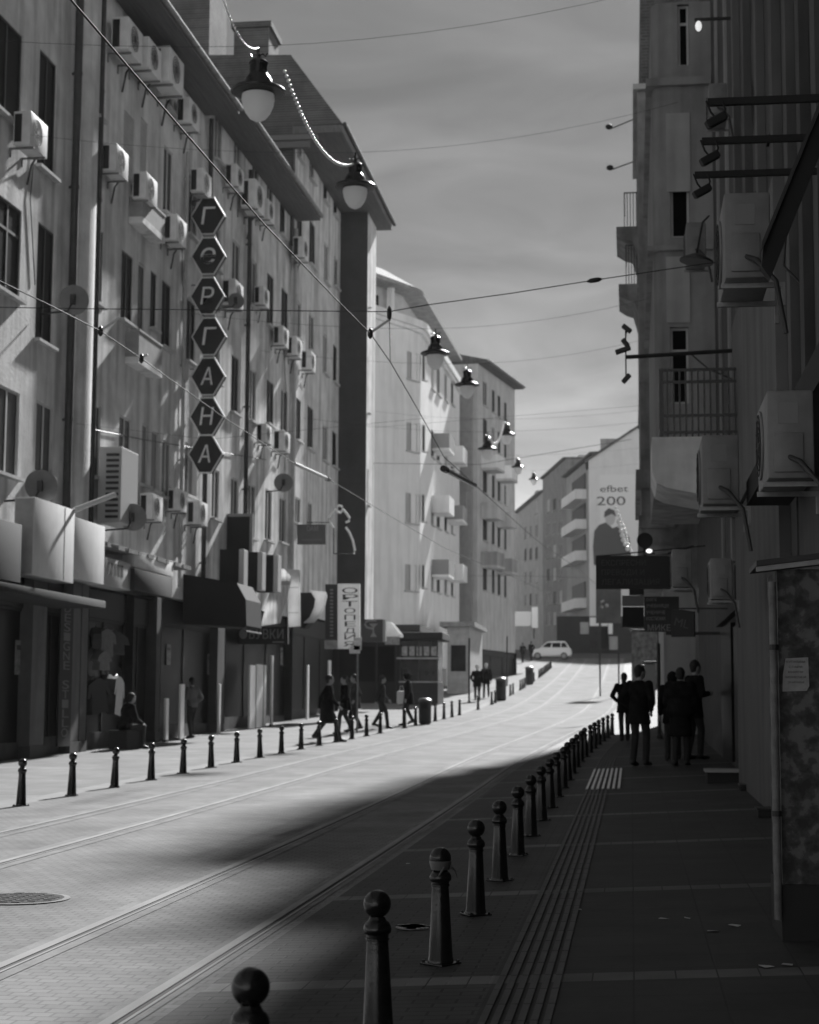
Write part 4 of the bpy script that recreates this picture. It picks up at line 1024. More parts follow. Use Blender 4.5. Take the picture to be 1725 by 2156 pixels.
# goods on display: garments on a rail, boards, boxes
gar = [mat('garment_pale', .17, .8, noise=.2, nscale=6), mat('garment_mid', .06, .8, noise=.2, nscale=6), mat('garment_dark', .04, .8)]
def garment(fac, px, py, hpx, m, label, out=-.12, group='garments in the display window'):
    s, z = fac.hit(px, py, out); p = fac.pt(s, out, z); d = (p-EYE).length; h = hpx*d/FOC
    t = thing('garment', label, 'garment', p, fac.a, group)
    q = [(-.28, 0), (.28, 0), (.24, -h*.4), (.3, -h), (-.3, -h), (-.24, -h*.4)]
    MB().prism([(-.1, 0), (.1, 0), (.34, -.1), (.42, -h*.5), (.33, -h*.52), (.26, -.25), (.3, -h), (-.3, -h), (-.26, -.25), (-.33, -h*.52), (-.42, -h*.5), (-.34, -.1)], -.06, .06).build('cloth', m, t)
    MB().tube([(-.1, 0, .0), (0, 0, .06), (.1, 0, 0)], .012, 5).build('hanger', metal_g, t)
    r = random.Random(int(px)); t.rotation_euler = (0, R(r.uniform(-9, 9)), fac.a+R(r.uniform(-35, 35))); t.scale = (r.uniform(.7, 1.1), 1.6, 1)
gl = ['pale garment, top left in the display window', 'pale garment, top middle in the display window', 'mid grey garment, top right in the display window', 'pale short garment hung below the others in the display window', 'mid grey garment, lower middle in the display window', 'dark garment, lower left in the display window', 'mid grey garment, lower right in the display window']
for i, (px, py, hp, k) in enumerate(((203, 1322, 40, 1), (222, 1325, 55, 0), (240, 1330, 45, 1), (214, 1372, 38, 0), (226, 1420, 60, 1), (200, 1430, 70, 2), (246, 1425, 80, 1))): garment(FA, px, py, hp, gar[k], gl[i], .04)
for i, (xl, xr, yt, yb, lab, v) in enumerate(((344, 350, 1470, 1558, 'narrow bright board left of the shop entrance', .5), (375, 383, 1440, 1556, 'bright board beside the standing woman', .5), (457, 460, 1440, 1550, 'thin bright door edge under the black awning', .5), (522, 533, 1400, 1535, 'tall bright panel, left of two in the shoe shop window', .62), (536, 549, 1398, 1532, 'tall bright panel, right of two in the shoe shop window', .62), (552, 556, 1400, 1530, 'thin bright strip at the edge of the shoe shop window', .55), (568, 571, 1380, 1525, 'thin bright strip in the dark doorway right of the shoe shop', .5), (644, 647, 1400, 1515, 'thin bright mullion, left of two beside the dark coat', .5), (690, 694, 1390, 1440, 'thin bright mullion, right of two behind the walkers', .5))):
    s_, z0 = FA.hit(xl, yb, .35); e_ = FA.hit(xr, yb, .35)[0]; zt = FA.hit(xl, yt, .35)[1]; p = FA.pt(s_, .35, z0)
    t = thing('display_panel', lab, 'panel', p, FA.a)
    MB().box(0, e_-s_, -.06, 0, 0, zt-z0, ch=.01).build('panel', translucent(mat('display_white', .85, .5, noise=.12, nscale=3), .0), t); MB().box(0, e_-s_, -.07, .02, -.06, -.002).build('foot', metal_d, t)

# ------------------------------------------------------------------ hanging lamps
glob_m = mat('milky_glass', .75, .2)
_n = glob_m.node_tree; _b = _n.nodes['Principled BSDF']; _t = _n.nodes.new('ShaderNodeBsdfTranslucent'); _t.inputs[0].default_value = (.85, .85, .85, 1)
_m = _n.nodes.new('ShaderNodeMixShader'); _m.inputs[0].default_value = .65; _n.links.new(_b.outputs[0], _m.inputs[1]); _n.links.new(_t.outputs[0], _m.inputs[2]); _n.links.new(_m.outputs[0], _n.nodes['Material Output'].inputs[0])
def make_lamp(label, loc, group):
    t = thing('hanging_lamp', label, 'street lamp', loc, 0, group)
    MB().lathe([(.40, -.02), (.405, 0), (.39, .02), (.28, .06), (.22, .09), (.20, .17), (.15, .24), (.135, .26), (.135, .40), (.145, .405), (.145, .43), (.10, .47), (.03, .50), (.025, .56)], seg=32).build('shade', black_gloss, t, 35)
    MB().lathe([(.37, -.025), (.235, -.04), (.235, -.06)], seg=32, cap=False).build('under_rim', metal_d, t)
    MB().lathe([(.235, -.06), (.24, -.12), (.225, -.22), (.18, -.33), (.12, -.41), (.05, -.45), (.0, -.455)], seg=28, cap=False).build('globe', glob_m, t, 60)
    mb = MB()
    for k in range(4):
        M_ = Matrix.Rotation(k*math.pi/2, 4, 'Z'); mb.tube([M_ @ Vector(v) for v in ((0, 0, .52), (.06, 0, .56), (.1, 0, .52), (.13, 0, .57))], .014, 5)
    mb.tube([(0, 0, .5), (0, 0, .68)], .016, 6); mb.build('finial', black_gloss, t)
    return t
LAMP = None; LPOS = []
for i, (px, py, wpx, lab) in enumerate(((544, 192, 117, 'largest black hanging street lamp with a milky globe, nearest the camera'), (748, 392, 87, 'second nearest hanging street lamp, before the tall dark eave'), (917, 744, 63, 'hanging street lamp before the white building, third along the street'), (984, 810, 53, 'hanging street lamp before the grey end wall, fourth along the street'),
       (1027, 945, 43, 'hanging street lamp left of the one with a bright garland, fifth along'), (1067, 915, 39, 'hanging street lamp reached by a bright garland, sixth along'), (1091, 983, 29, 'small hanging street lamp dark against the sky, seventh along'), (1124, 1009, 23, 'smallest hanging street lamp, farthest along the street'))):
    d = ray(px, py); P_ = EYE+d*(.81*FOC/wpx)
    LPOS.append(P_)
    if LAMP is None: LAMP = make_lamp(lab, P_, 'street lamps hung over the street'); freeze(LAMP)
    else: dup(LAMP, lab, P_, group='street lamps hung over the street')
print('lamps', [tuple(round(c, 1) for c in p) for p in LPOS])

# ------------------------------------------------------------------ wires
def wire(label, pts, r=.012, name='overhead_wire', m=None, group=None):
    P = [Vector(p) for p in pts]; o = P[0]
    w_ = MB().tube([p-o for p in P], r, 6).build(name, m or wire_m, None, 60, o); tag(w_, label, 'wire', group); return w_
def sag(a, b, s, n=10): return [Vector(a).lerp(Vector(b), k/n)-Vector((0, 0, s*4*(k/n)*(1-k/n))) for k in range(n+1)]
for i, P_ in enumerate(LPOS):
    top = P_+Vector((0, 0, .68)); zl = P_.z+1.0
    a_ = Vector((-11.9 if P_.y < 95 else -9.8, P_.y-.3, zl+.2)); b_ = Vector((1.0 if P_.y < 60 else 4.5, P_.y+.3, zl+.55))
    wire('thin cross wire holding the %s hanging lamp' % ('nearest', 'second', 'third', 'fourth', 'fifth', 'sixth', 'seventh', 'farthest')[i], sag(a_, top, .12, 6)+sag(top, b_, .2, 8)[1:], (.003 if i < 2 else .004), group='cross wires of the lamps')
XT, XL_ = -2.85, -5.98
P = [at_X(px, py, XT+(0 if py < 800 else .0)) for px, py in ((110, -40), (150, 0), (345, 228), (560, 476), (700, 622), (780, 702), (822, 762), (880, 862), (935, 962))]
P[0] = P[1]+(P[1]-P[2])*.8
far = [Vector((XT+cx(y), y, 5.3+lon(y))) for y in (45, 60, 80, 110, 150)]
wire('steel tram wire descending from the top left across the whole picture', P+far, .0065)
P2 = [at_X(px, py, XL_) for px, py in ((0, 592), (110, 645), (212, 697), (298, 755), (470, 878), (620, 976), (688, 1007))]
P2 = [P2[0]+(P2[0]-P2[1])*1.2]+P2
wire('steel tram wire from the left edge down behind the hexagon sign', P2+[Vector((XL_+cx(y), y, 5.4+lon(y))) for y in (50, 70, 100, 150)], .0065)
t = thing('wire_insulator', 'bright tubular insulator on the left tram wire', 'insulator', P2[-2]); d_ = P2[-1]-P2[-2]
MB().tube([(0, 0, 0), tuple(d_)], .035, 8).build('sleeve', white_paint, t, 60); MB().tube([tuple(d_), tuple(d_*1.08)], .05, 8).build('cap', metal_d, t)
a_, b_ = at_X(940, 990, XT+.15), at_X(1000, 1022, XT+.3)
t = thing('wire_insulator', 'bright tubular insulator on the right tram wire before the white building', 'insulator', a_)
MB().tube([(0, 0, 0), tuple((b_-a_))], .04, 8).build('sleeve', white_paint, t, 60); MB().tube([tuple(-(b_-a_)*.1), (0, 0, 0)], .05, 8).build('cap', metal_d, t)
ys = P[6].y
sp_ = [at_Y(-420, 640, ys), at_Y(180, 650, ys), at_Y(500, 653, ys), at_Y(770, 656, ys), at_Y(820, 656, ys), at_Y(900, 642, ys), at_Y(1080, 617, ys), at_Y(1250, 590, ys), at_Y(1480, 556, ys), at_Y(1570, 545, ys)]
wire('dark cross wire with a hanging dropper, spanning the street in the middle of the sky', sp_, .006)
wire('short vertical dropper between the cross wire and the right tram wire', [sp_[4], P[6]], .005)
for px, py, lab in ((820, 660, 'dark clamp where the dropper meets the cross wire'), (1252, 590, 'dark spindle insulator on the cross wire against the sky')):
    q = at_Y(px, py, ys); t = thing('wire_clamp', lab, 'clamp', q, R(0))
    mb = MB().lathe([(.01, -.09), (.028, -.05), (.03, .0), (.028, .05), (.01, .09)], M=Matrix.Rotation(R(82 if px > 1000 else 0), 4, 'Y'), seg=10); mb.build('body', metal_d, t, 60)
for px, py, X_, lab in ((212, 697, XL_, 'dark clamp with a pale bar on the left tram wire'), (780, 702, XT, 'dark clamp with a pale bar on the right tram wire'), (298, 755, XL_, 'small clamp on the left tram wire below the balcony')):
    q = at_X(px, py, X_); t = thing('wire_clamp', lab, 'clamp', q)
    MB().lathe([(.01, -.06), (.03, -.03), (.03, .03), (.01, .06)], seg=10).build('body', metal_d, t, 60); MB().tube([(0.02, 0, .02), (.2, .05, .16)] if px != 298 else [(0, 0, .02), (.08, 0, .05)], .016, 6).build('bar', white_paint, t)
for Y_, l, lab in ((36, ((60, 880), (440, 925), (900, 880)), 'thin cable crossing low before the left facade'), (47, ((640, 880), (790, 900), (1400, 850)), 'thin cable before the white building'), (70, ((760, 975), (1010, 978), (1330, 925)), 'thin far cable above the insulators'), (110, ((990, 1212), (1120, 1213), (1235, 1216)), 'dark far cable crossing below the billboard')):
    wire(lab, [at_Y(x, y, Y_) for x, y in l], .003 if Y_ < 60 else .009)
def garland(label, pts, n=26, r=.022):
    P = pts; o = P[0]; mb = MB().tube([p-o for p in P], .006, 5)
    L_ = [0]
    for i in range(1, len(P)): L_.append(L_[-1]+(P[i]-P[i-1]).length)
    for k in range(n):
        s_ = L_[-1]*k/(n-1)
        for i in range(1, len(P)):
            if s_ <= L_[i]+1e-6: q = P[i-1].lerp(P[i], (s_-L_[i-1])/(L_[i]-L_[i-1])); break
        mb.ball(tuple(q-o), r, 8, 5)
    tag(mb.build('garland', tin, None, 60, o), label, 'garland')
garland('string of beads dropping from the top edge to the nearest lamp', sag(EYE+ray(462, -25)*21, LPOS[0]+Vector((0, 0, .66)), .25), 24, .014)
garland('bright bead garland sagging down to the second lamp', sag(EYE+ray(600, 150)*29, LPOS[1]+Vector((-.02, -.02, .45)), .55), 44, .03)
garland('short bead garland between the fifth and sixth lamps', sag(LPOS[4]+Vector((.1, -.3, .35)), LPOS[5]+Vector((-.1, -.3, .45)), .5), 22, .06)

# ------------------------------------------------------------------ kiosk, low pavilion, bins, pharmacy corner
t = thing('kiosk', 'dark glazed newspaper kiosk on the far left pavement', 'kiosk', (-10.35, 76.5, gz(-10.35, 76.5)))
MB().box(0, 1.75, 0, 2.4, 0, 1.0).build('base', metal_d, t); MB().box(.05, 1.7, .05, 2.35, 1.002, 2.9).build('glazing', mat('kiosk_glass', .02, .25, noise=.6, nscale=3), t)
mb = MB()
for x in (0, .85, 1.69): mb.box(x, x+.06, -.02, .04, 1.0, 2.9)
mb.build('post', metal_d, t); MB().box(-.3, 2.0, -.4, 2.7, 2.902, 3.25, ch=.05).build('roof', dark_wall, t)
MB().box(.0, 1.8, -.25, -.03, 1.0, 1.06).build('counter', gut_m, t); MB().box(-.1, 1.85, -.22, -.03, 2.05, 2.12).build('shelf_edge', gut_m, t)
mb = MB()
for k in range(5): mb.box(.12+k*.33, .36+k*.33, -.012, .04, 2.2, 2.62)
mb.build('magazines', mat('magazine', .25, .6, noise=.6, nscale=9), t)
t = thing('pavilion', 'low dark market pavilion in front of the white building', 'pavilion', (-16.5, 78.5, gz(-12, 78.5)))
MB().box(0, 6.6, 0, 5, 0, 3.3).build('wall', dark_wall, t); MB().box(-.3, 6.9, -.5, 5.3, 3.302, 3.6).build('roof', mat('pavilion_roof', .05, .8), t)
mb = MB()
for k in range(7): mb.box(.3+k*.9, .35+k*.9, -.03, -.001, .1, 3.2)
mb.build('mullions', metal_d, t)
for k in range(6): MB().box(.38+k*.9, 1.15+k*.9, -.02, -.005, 1.0, 2.6).build('pane', glass_d, t)
t = thing('low_building', 'low pale shop building right of the kiosk', 'shop', at_Y(942, 1400, 92)); o = t.location.copy(); o.z = gz(-9, 92); t.location = o
MB().box(0, 1.2, 0, 8, 0, 3.6).build('wall', mat('low_wall', .4, .8, noise=.2), t); MB().box(-.4, 1.5, -.3, 8, 3.602, 3.85).build('roof', gut_m, t); MB().box(.2, 1.0, -.02, -.001, 1.2, 2.6).build('window', glass_m, t)
pw = at_Y(811, 1340, 72)
t = thing('parasol_awning', 'small white awning beside the pharmacy sign', 'awning', pw)
MB().prism([(0, 0), (0, .62), (.2, .62), (.62, .1), (.62, 0)], 0, 1.2).build('canvas', mat('white_canvas', .62, .6), t); MB().box(0, .62, -.01, 0, -.35, -.002).build('valance', mat('valance_grey', .2, .7, noise=.5, nscale=14), t)
def bin_(px, py, label, h=.85, w_=.42):
    p = at_g(px, py); t = thing('litter_bin', label, 'litter bin', (p.x, p.y, gz(p.x, p.y)), 0, 'litter bins on the left pavement')
    MB().lathe([(w_*.36, 0), (w_*.5, .05), (w_*.5, h*.86), (w_*.46, h*.88)], seg=20).build('body', mat('bin_body', .02, .5), t, 40)
    MB().lathe([(w_*.56, h*.881), (w_*.56, h*.93), (w_*.4, h), (w_*.1, h*1.02)], seg=20).build('lid', mat('bin_lid', .1, .4), t, 40); MB().box(-.1, .1, -w_*.51, -w_*.44, h*.6, h*.78).build('opening', black_m, t)
bin_(895, 1525, 'dark litter bin standing in a gap of the left bollard row'); bin_(1055, 1475, 'tall dark litter bin beyond the walking couple', 1.1, .5); bin_(1115, 1441, 'farthest dark litter bin along the left bollards', 1.1, .5)
for i, (px, py) in enumerate(((848, 1410), (1068, 1424), (988, 1450))):
    p = at_g(px, 1480 if i == 0 else (1424+20, 1450+30)[i-1]); t = thing('sign_pole', ('thin dark pole beside the kiosk', 'thin dark pole on the sunny far pavement', 'thin dark pole left of the walking couple')[i], 'pole', (p.x, p.y, gz(p.x, p.y)))
    MB().tube([(0, 0, 0), (0, 0, 3.0)], .045, 8).build('pole', metal_d, t); MB().lathe([(.09, 0), (.09, .06), (.05, .08)], seg=10).build('foot', metal_d, t)
for i, (x0, x1, y0, y1, Y_, v, lab) in enumerate(((1062, 1118, 1288, 1318, 128, .5, 'long pale fascia sign over the far left shops'), (1120, 1132, 1278, 1322, 130, .62, 'upright white sign at the far end of the left shops'), (1044, 1066, 1300, 1318, 120, .6, 'short tilted white awning over a far left shop'))):
    a_, b_ = at_Y(x0, y1, Y_), at_Y(x1, y0, Y_); t = thing('shop_sign', lab, 'sign', a_)
    MB().box(0, b_.x-a_.x, 0, .5, 0, b_.z-a_.z, ch=.03).build('panel', mat('far_sign%d' % i, v, .6), t); MB().box(.1, .2, .2, .3, -.8, -.002).build('bracket', metal_d, t)
t = shop(FD, 1012, 1088, 'far shopfronts under the grey balconied block', zt=5.0, yb=1400)
p = FC2.pt(0, 0, 0); t = thing('shopfront', 'pale shopfront base of the white corner building', 'shopfront', (p.x, p.y, gz(-10, 92)-.1), FC2.a)
MB().box(-2, xc1, .3, .5, 0, 3.6).build('wall', dark_wall, t)
for k in range(5): MB().box(.3+k*xc1/5, .8+k*xc1/5, -.05, .29, 0, 3.6).build('pier', wallC, t)

for i, (pts_, lab) in enumerate(((((150, 893), (200, 905), (300, 925), (440, 948), (560, 968)), 'black cable pinned along the hung facade above the second storey'), (((384, 500), (386, 700), (383, 900), (381, 1040)), 'thin black cable running down beside the hexagon sign'), (((60, 240), (72, 330), (64, 420), (74, 600)), 'loose black cable hanging below the topmost left air conditioner'), (((596, 700), (604, 850), (600, 990)), 'thin black cable down the right end of the low-eaved facade'))):
    P = []
    for x_, y_ in pts_:
        s_, z_ = FA.hit(x_, y_, .03); P.append(FA.pt(s_, .03, z_))
    wire(lab, P, .011, 'cable', plastic_d)
for i, (px, py, w_, h_, v, lab) in enumerate(((30, 1420, .5, .7, .2, 'small pale poster on the leftmost shop glass'), (350, 1400, .4, .55, .25, 'small pale poster beside the dark shop entrance'), (436, 1420, .45, .6, .16, 'grey poster on the glass under the black awning'), (590, 1400, .4, .6, .2, 'small poster right of the shoe shop window'))):
    s_, z_ = FA.hit(px, py, -.2); p_ = FA.pt(s_, -.2, z_); t = thing('poster', lab, 'poster', p_, FA.a)
    MB().box(0, w_, -.012, -.004, 0, h_).build('sheet', mat('poster_%d' % i, v, .8, noise=.5, nscale=9), t)
    MB().box(w_*.15, w_*.85, -.015, -.0125, h_*.72, h_*.86).build('heading', ink, t)
# ------------------------------------------------------------------ right side of the street (in shade)
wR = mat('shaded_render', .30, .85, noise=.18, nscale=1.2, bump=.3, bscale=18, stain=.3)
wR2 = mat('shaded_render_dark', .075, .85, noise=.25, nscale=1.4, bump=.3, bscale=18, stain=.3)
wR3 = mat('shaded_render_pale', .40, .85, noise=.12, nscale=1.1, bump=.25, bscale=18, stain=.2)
wF = mat('old_stucco', .27, .9, noise=.35, nscale=1.6, bump=.6, bscale=9, stain=.35)
def vol(name, label, cat, x0, x1, y0, y1, z0, z1, m, part='wall'):
    t = thing(name, label, cat, (x0, y0, 0)); MB().box(0, x1-x0, 0, y1-y0, z0, z1).build(part, m, t); return t
# near wall and pillar at the right edge
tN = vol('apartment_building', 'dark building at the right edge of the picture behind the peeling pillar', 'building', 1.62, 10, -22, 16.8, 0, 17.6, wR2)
for k in range(9): MB().box(-.09, -.002, 38.6-k*1.25-.34, 38.6-k*1.25, 3.6+(k % 2)*.0, 15.3).build('pilaster', (mat('near_strip', .11, .85, noise=.2, nscale=1.2, stain=.3), wR2)[k % 2], tN)
mb = MB(); 
for k in range(4): MB().box(-.03, -.002, 35.0-k*2.4, 36.1-k*2.4, 6.3, 8.3).build('window', glass_d, tN)
MB().box(-.5, -.1, 24, 38.7, 3.35, 3.58).build('canopy', dark_wall, tN)
peel = bpy.data.materials.new('peeling_plaster'); peel.use_nodes = True
nt = peel.node_tree; N_ = nt.nodes; L_ = nt.links; b = N_['Principled BSDF']; b.inputs['Roughness'].default_value = .9
tc = N_.new('ShaderNodeTexCoord'); n1 = N_.new('ShaderNodeTexNoise'); n1.inputs['Scale'].default_value = 11; n1.inputs['Detail'].default_value = 7; n1.inputs['Roughness'].default_value = .55; n1.inputs['Distortion'].default_value = .15
L_.new(tc.outputs['Object'], n1.inputs['Vector']); r1 = N_.new('ShaderNodeValToRGB'); L_.new(n1.outputs[0], r1.inputs[0]); el = r1.color_ramp.elements
el[0].position = .40; el[0].color = (.035,)*3+(1,); el[1].position = .62; el[1].color = (.13,)*3+(1,)
for p_, v in ((.47, .055), (.53, .075), (.545, .11)):
    e = el.new(p_); e.color = (v,)*3+(1,)
L_.new(r1.outputs[0], b.inputs['Base Color']); bp = N_.new('ShaderNodeBump'); bp.inputs['Strength'].default_value = .5; bp.inputs['Distance'].default_value = .02; L_.new(n1.outputs[0], bp.inputs['Height']); L_.new(bp.outputs[0], b.inputs['Normal'])
PX, PY = .775, 9.62; zb = gz(PX, PY)
zc = at_Y(1640, 1195, PY).z; zpl = at_Y(1650, 1850, PY).z
t = thing('pillar', 'peeling plaster pillar with a torn notice at the right edge', 'pillar', (PX, PY, zb-.03))
MB().box(0.03, .9, 0.01, .7, zpl-zb, zc-zb+.02).build('shaft', peel, t)
MB().box(.02, .92, -.02, .7, 0, zpl-zb-.002).build('plinth', mat('pillar_black', .018, .8, noise=.3), t)
MB().box(.27, .285, -.012, .009, zpl-zb+.1, zc-zb-.35).build('groove', black_m, t)
a_, b_ = at_Y(1648, 1456, PY), at_Y(1703, 1384, PY)
n_ = thing('notice', 'torn white notice with printed lines glued to the peeling pillar', 'notice', (a_.x, PY+.004, a_.z))
pw_, ph_ = b_.x-a_.x, b_.z-a_.z
MB().prism([(0, 0), (pw_*.9, .004), (pw_, .03), (pw_*.98, ph_), (.02, ph_*.97), (.004, ph_*.5)], -.004, -.001).build('paper', mat('notice_paper', .28, .8, noise=.15, nscale=20), n_)
inkn = mat('notice_ink', .06, .8)
for i, s_ in enumerate(('КУПУВАМ', 'СТАРИ', 'КНИГИ', 'МОНЕТИ И', 'ЗНАЧКИ')): text('printed_line', s_, inkn, n_, Matrix.Translation((pw_*.5, -.006, ph_*(.84-i*.15))) @ TXT, .016, .0004, 'CENTER', pw_*(.7, .5, .55, .75, .6)[i])
t = thing('drainpipe', 'pale chipped pipe down the edge of the peeling pillar', 'drainpipe', (PX+.0, PY-.03, zb+.12))
MB().tube([(0, 0, 0), (0, 0, zc-zb-.2)], .022, 10).build('pipe', mat('chipped_pipe', .13, .6, noise=.4, nscale=12), t, 60)
for z in (.55, 1.45): MB().lathe([(.028, 0), (.028, .03)], (0, 0, z), 10).build('clamp', metal_d, t)
t = thing('canopy', 'thin dark metal canopy edge above the peeling pillar', 'canopy', (PX-.09, PY-.12, zc))
MB().prism([(0, 0), (1.2, .14), (1.2, .17), (0, .03)], 0, .6).build('sheet', metal_d, t); MB().prism([(0, -.03), (1.2, .11), (1.2, .138), (0, -.002)], 0.02, .04).build('edge', metal_g, t)
# slanted dark canopy frame higher up
q = [at_Y(x, y, 11.2) for x, y in ((1604, 560), (1608, 520), (1760, 150), (1775, 205), (1622, 585))]; o = q[0]
t = thing('canopy', 'dark slanted canopy side high at the right edge', 'canopy', o); MB().prism([((v-o).x, (v-o).z) for v in q], 0, .12).build('side', dark_wall, t)
MB().prism([((at_Y(x, y, 11.2)-o).x, (at_Y(x, y, 11.2)-o).z) for x, y in ((1600, 540), (1604, 512), (1756, 140), (1760, 148))], -.05, -.002).build('trim', metal_d, t)
# pale panelled wall strip
q0, q1 = at_Y(1557, 1650, 24.9), at_Y(1634, 1700, 17.6)
t = thing('apartment_building', 'dark narrow facade with a pale panelled wall strip behind the pillar', 'building', (1.5, 17.0, 0))
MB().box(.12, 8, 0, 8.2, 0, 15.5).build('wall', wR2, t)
zt = at_Y(1557, 690, 24.9).z; zm = at_Y(1557, 1085, 24.9).z
MB().box(0, .118, .6, 7.9, .1, zm-.04).build('lower_panel', mat('strip_low', .10, .85, noise=.15, nscale=1.2, stain=.25), t); MB().box(0, .118, .6, 7.9, zm+.06, zt).build('upper_panel', mat('strip_up', .15, .85, noise=.15, nscale=1.2, stain=.25), t); MB().box(-.05, .118, .55, 8.0, zm-.038, zm+.058).build('ledge', metal_d, t)
for k in range(4): MB().box(.02, .118, .7+k*2.1, 1.05+k*2.1, zt+.1, 15.4).build('pilaster', mat('strip_up', .15) if k % 2 else mat('near_strip', .11), t)
for k in range(3): MB().box(.09, .118, 1.3+k*2.1, 2.4+k*2.1, zt+.9, zt+3.1).build('window', glass_d, t)
for (px, py0, py1, Y_, lab) in ((1560, 1720, 1655, 23.3, 'dark block at the foot of the pale wall strip, farther one'), (1597, 1762, 1706, 18.6, 'dark block at the foot of the pale wall strip, nearer one')):
    a_ = at_Y(px, py0, Y_); z0 = gz(1.4, Y_); o = thing('downpipe_shoe', lab, 'block', (a_.x, Y_, z0)); h_ = at_Y(px, py1, Y_).z-z0
    MB().box(0, 1.5-a_.x-.003, 0, .35, 0, h_, ch=.01).build('block', black_m, o); MB().box(-.01, 1.5-a_.x-.003, -.01, .36, h_+.001, h_+.02).build('cap', metal_d, o)
p = at_g(1490, 1650); t = thing('doorstep', 'stone doorstep with a pale edge before the dark doorway', 'step', (p.x, p.y, gz(p.x, p.y)))
MB().box(0, .6, 0, .6, 0, .16).build('riser', black_m, t); MB().box(-.03, .6, -.04, .6, .162, .2).build('tread', mat('step_stone', .3, .7), t)

# bay-fronted building with balcony
tE2 = thing('apartment_building', 'shaded building with a rounded bay of tall windows on the right', 'building', (1.72, 25.3, 0))
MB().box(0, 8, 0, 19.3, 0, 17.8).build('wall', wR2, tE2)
for yq, hq in ((1.2, 1.4), (4.6, .9), (8.2, 1.2)): MB().box(.4, 1.6, yq, yq+.9, 17.79, 17.8+hq).build('chimney', wR2, tE2)  # unseen roof blocks, added to roughen the edge of the shadow on the road
YB = 34.0; bx0 = at_Y(1376, 500, YB).x-1.72; bz0 = at_Y(1400, 1000, YB).z; bz1 = 15.7
mb = MB(); W = []
xb = at_Y(1392, 500, YB).x-1.72
for xl, xr, yt, yb in ((1413, 1450, 306, 500), (1413, 1450, 688, 850), (1428, 1450, 8, 138)):
    a_, b_ = at_Y(xl, yb, YB), at_Y(xr, yt, YB); W.append((a_.x-1.72, b_.x-1.72, a_.z, b_.z))
wall_mesh(mb, xb, 0.0, bz0, bz1, W, rev=.14)
# rounded corner then street front
n = 5; prev = (xb, 0.0)
for k in range(1, n+1):
    an = k/n*math.pi/2; cur = (xb-(xb-bx0)*math.sin(an), (xb-bx0)*2*(1-math.cos(an)))
    mb.quad((*prev, bz0), (*cur, bz0), (*cur, bz1), (*prev, bz1)); prev = cur
mb.quad((*prev, bz0), (bx0, 9.5, bz0), (bx0, 9.5, bz1), (*prev, bz1)); mb.quad((bx0, 9.5, bz0), (0, 9.5, bz0), (0, 9.5, bz1), (bx0, 9.5, bz1))
mb.poly([(0, 0, bz0), (xb, 0, bz0), prev+(bz0,), (bx0, 9.5, bz0), (0, 9.5, bz0)]); mb.poly([(0, 0, bz1), (xb, 0, bz1), prev+(bz1,), (bx0, 9.5, bz1), (0, 9.5, bz1)])
bay = mb.build('bay', wR, tE2, 40, (0, YB-25.3, 0))
for a_, b_, c_, d_ in W:
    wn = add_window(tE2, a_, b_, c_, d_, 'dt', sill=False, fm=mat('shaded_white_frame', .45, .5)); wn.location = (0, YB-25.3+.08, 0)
for yt, yb in ((238, 405), (540, 680)):
    a_, b_ = at_Y(1404, yb, YB), at_Y(1452, yt, YB); MB().box(a_.x-1.72, b_.x-1.72, YB-25.3-.03, YB-25.3-.002, a_.z, b_.z).build('spandrel', wR3, tE2)
for yy, h_ in ((168, .16), (520, .1)):
    a_ = at_Y(1385, yy, YB); mb = MB(); mb.box(xb-.02, -.02, -.12, -.002, a_.z-h_, a_.z); mb.box(bx0-.12, xb-.025, -.1, 9.5, a_.z-h_, a_.z); mb.build('cornice', wR, tE2, None, (0, YB-25.3, 0))
for k in range(3): MB().box(-.05, -.002, .4+k*2.9, .75+k*2.9, 3.8, 15.6).build('pilaster', wR, tE2)
a_, b_ = at_Y(1492, 1400, 33), at_Y(1500, 1100, 33); 
MB().box(-.06, -.003, 2.2, 3.2, .2, 2.7).build('door', mat('door_dark', .02, .5), tE2); MB().box(-.08, -.003, 3.6, 6.8, .5, 2.8).build('shop_window', glass_d, tE2); MB().box(-.12, -.003, 1.6, 7.6, 2.9, 3.6).build('fascia', mat('fascia_black', .012, .7), tE2)
# railing balcony
YR = 24.0; a_, b_ = at_Y(1374, 1012, YR), at_Y(1545, 918, YR)
t = thing('balcony', 'concrete balcony with a black iron railing above the black translations sign', 'balcony', (a_.x, YR, a_.z-.1)); bw_ = 1.7-a_.x; hs = b_.z-a_.z+.1
MB().prism([(0, hs), (-.0, hs*.35), (.06, hs*.1), (.2, 0), (bw_, -.25), (bw_, hs)], 0, 1.9).build('slab', mat('balcony_concrete', .7, .8, noise=.15, nscale=2.5, stain=.2), t, 40)
rh = at_Y(1392, 778, YR).z-b_.z; r0 = at_Y(1392, 900, YR).x-a_.x
mb = MB()
for z in (.05, rh*.30, rh*.8, rh-.02): mb.box(r0, bw_, .05, .075, hs+z, hs+z+.04); mb.box(r0, r0+.025, .076, 1.85, hs+z, hs+z+.03)
k = 0
while r0+k*.085 < bw_: mb.box(r0+k*.085, r0+k*.085+.026, .052, .073, hs, hs+rh-.022); k += 1
for k in range(16): mb.box(r0+.004, r0+.02, .1+k*.115, .116+k*.115, hs, hs+rh-.022)
mb.box(r0-.02, r0+.04, .04, .1, hs, hs+rh+.02); mb.build('railing', black_gloss, t)
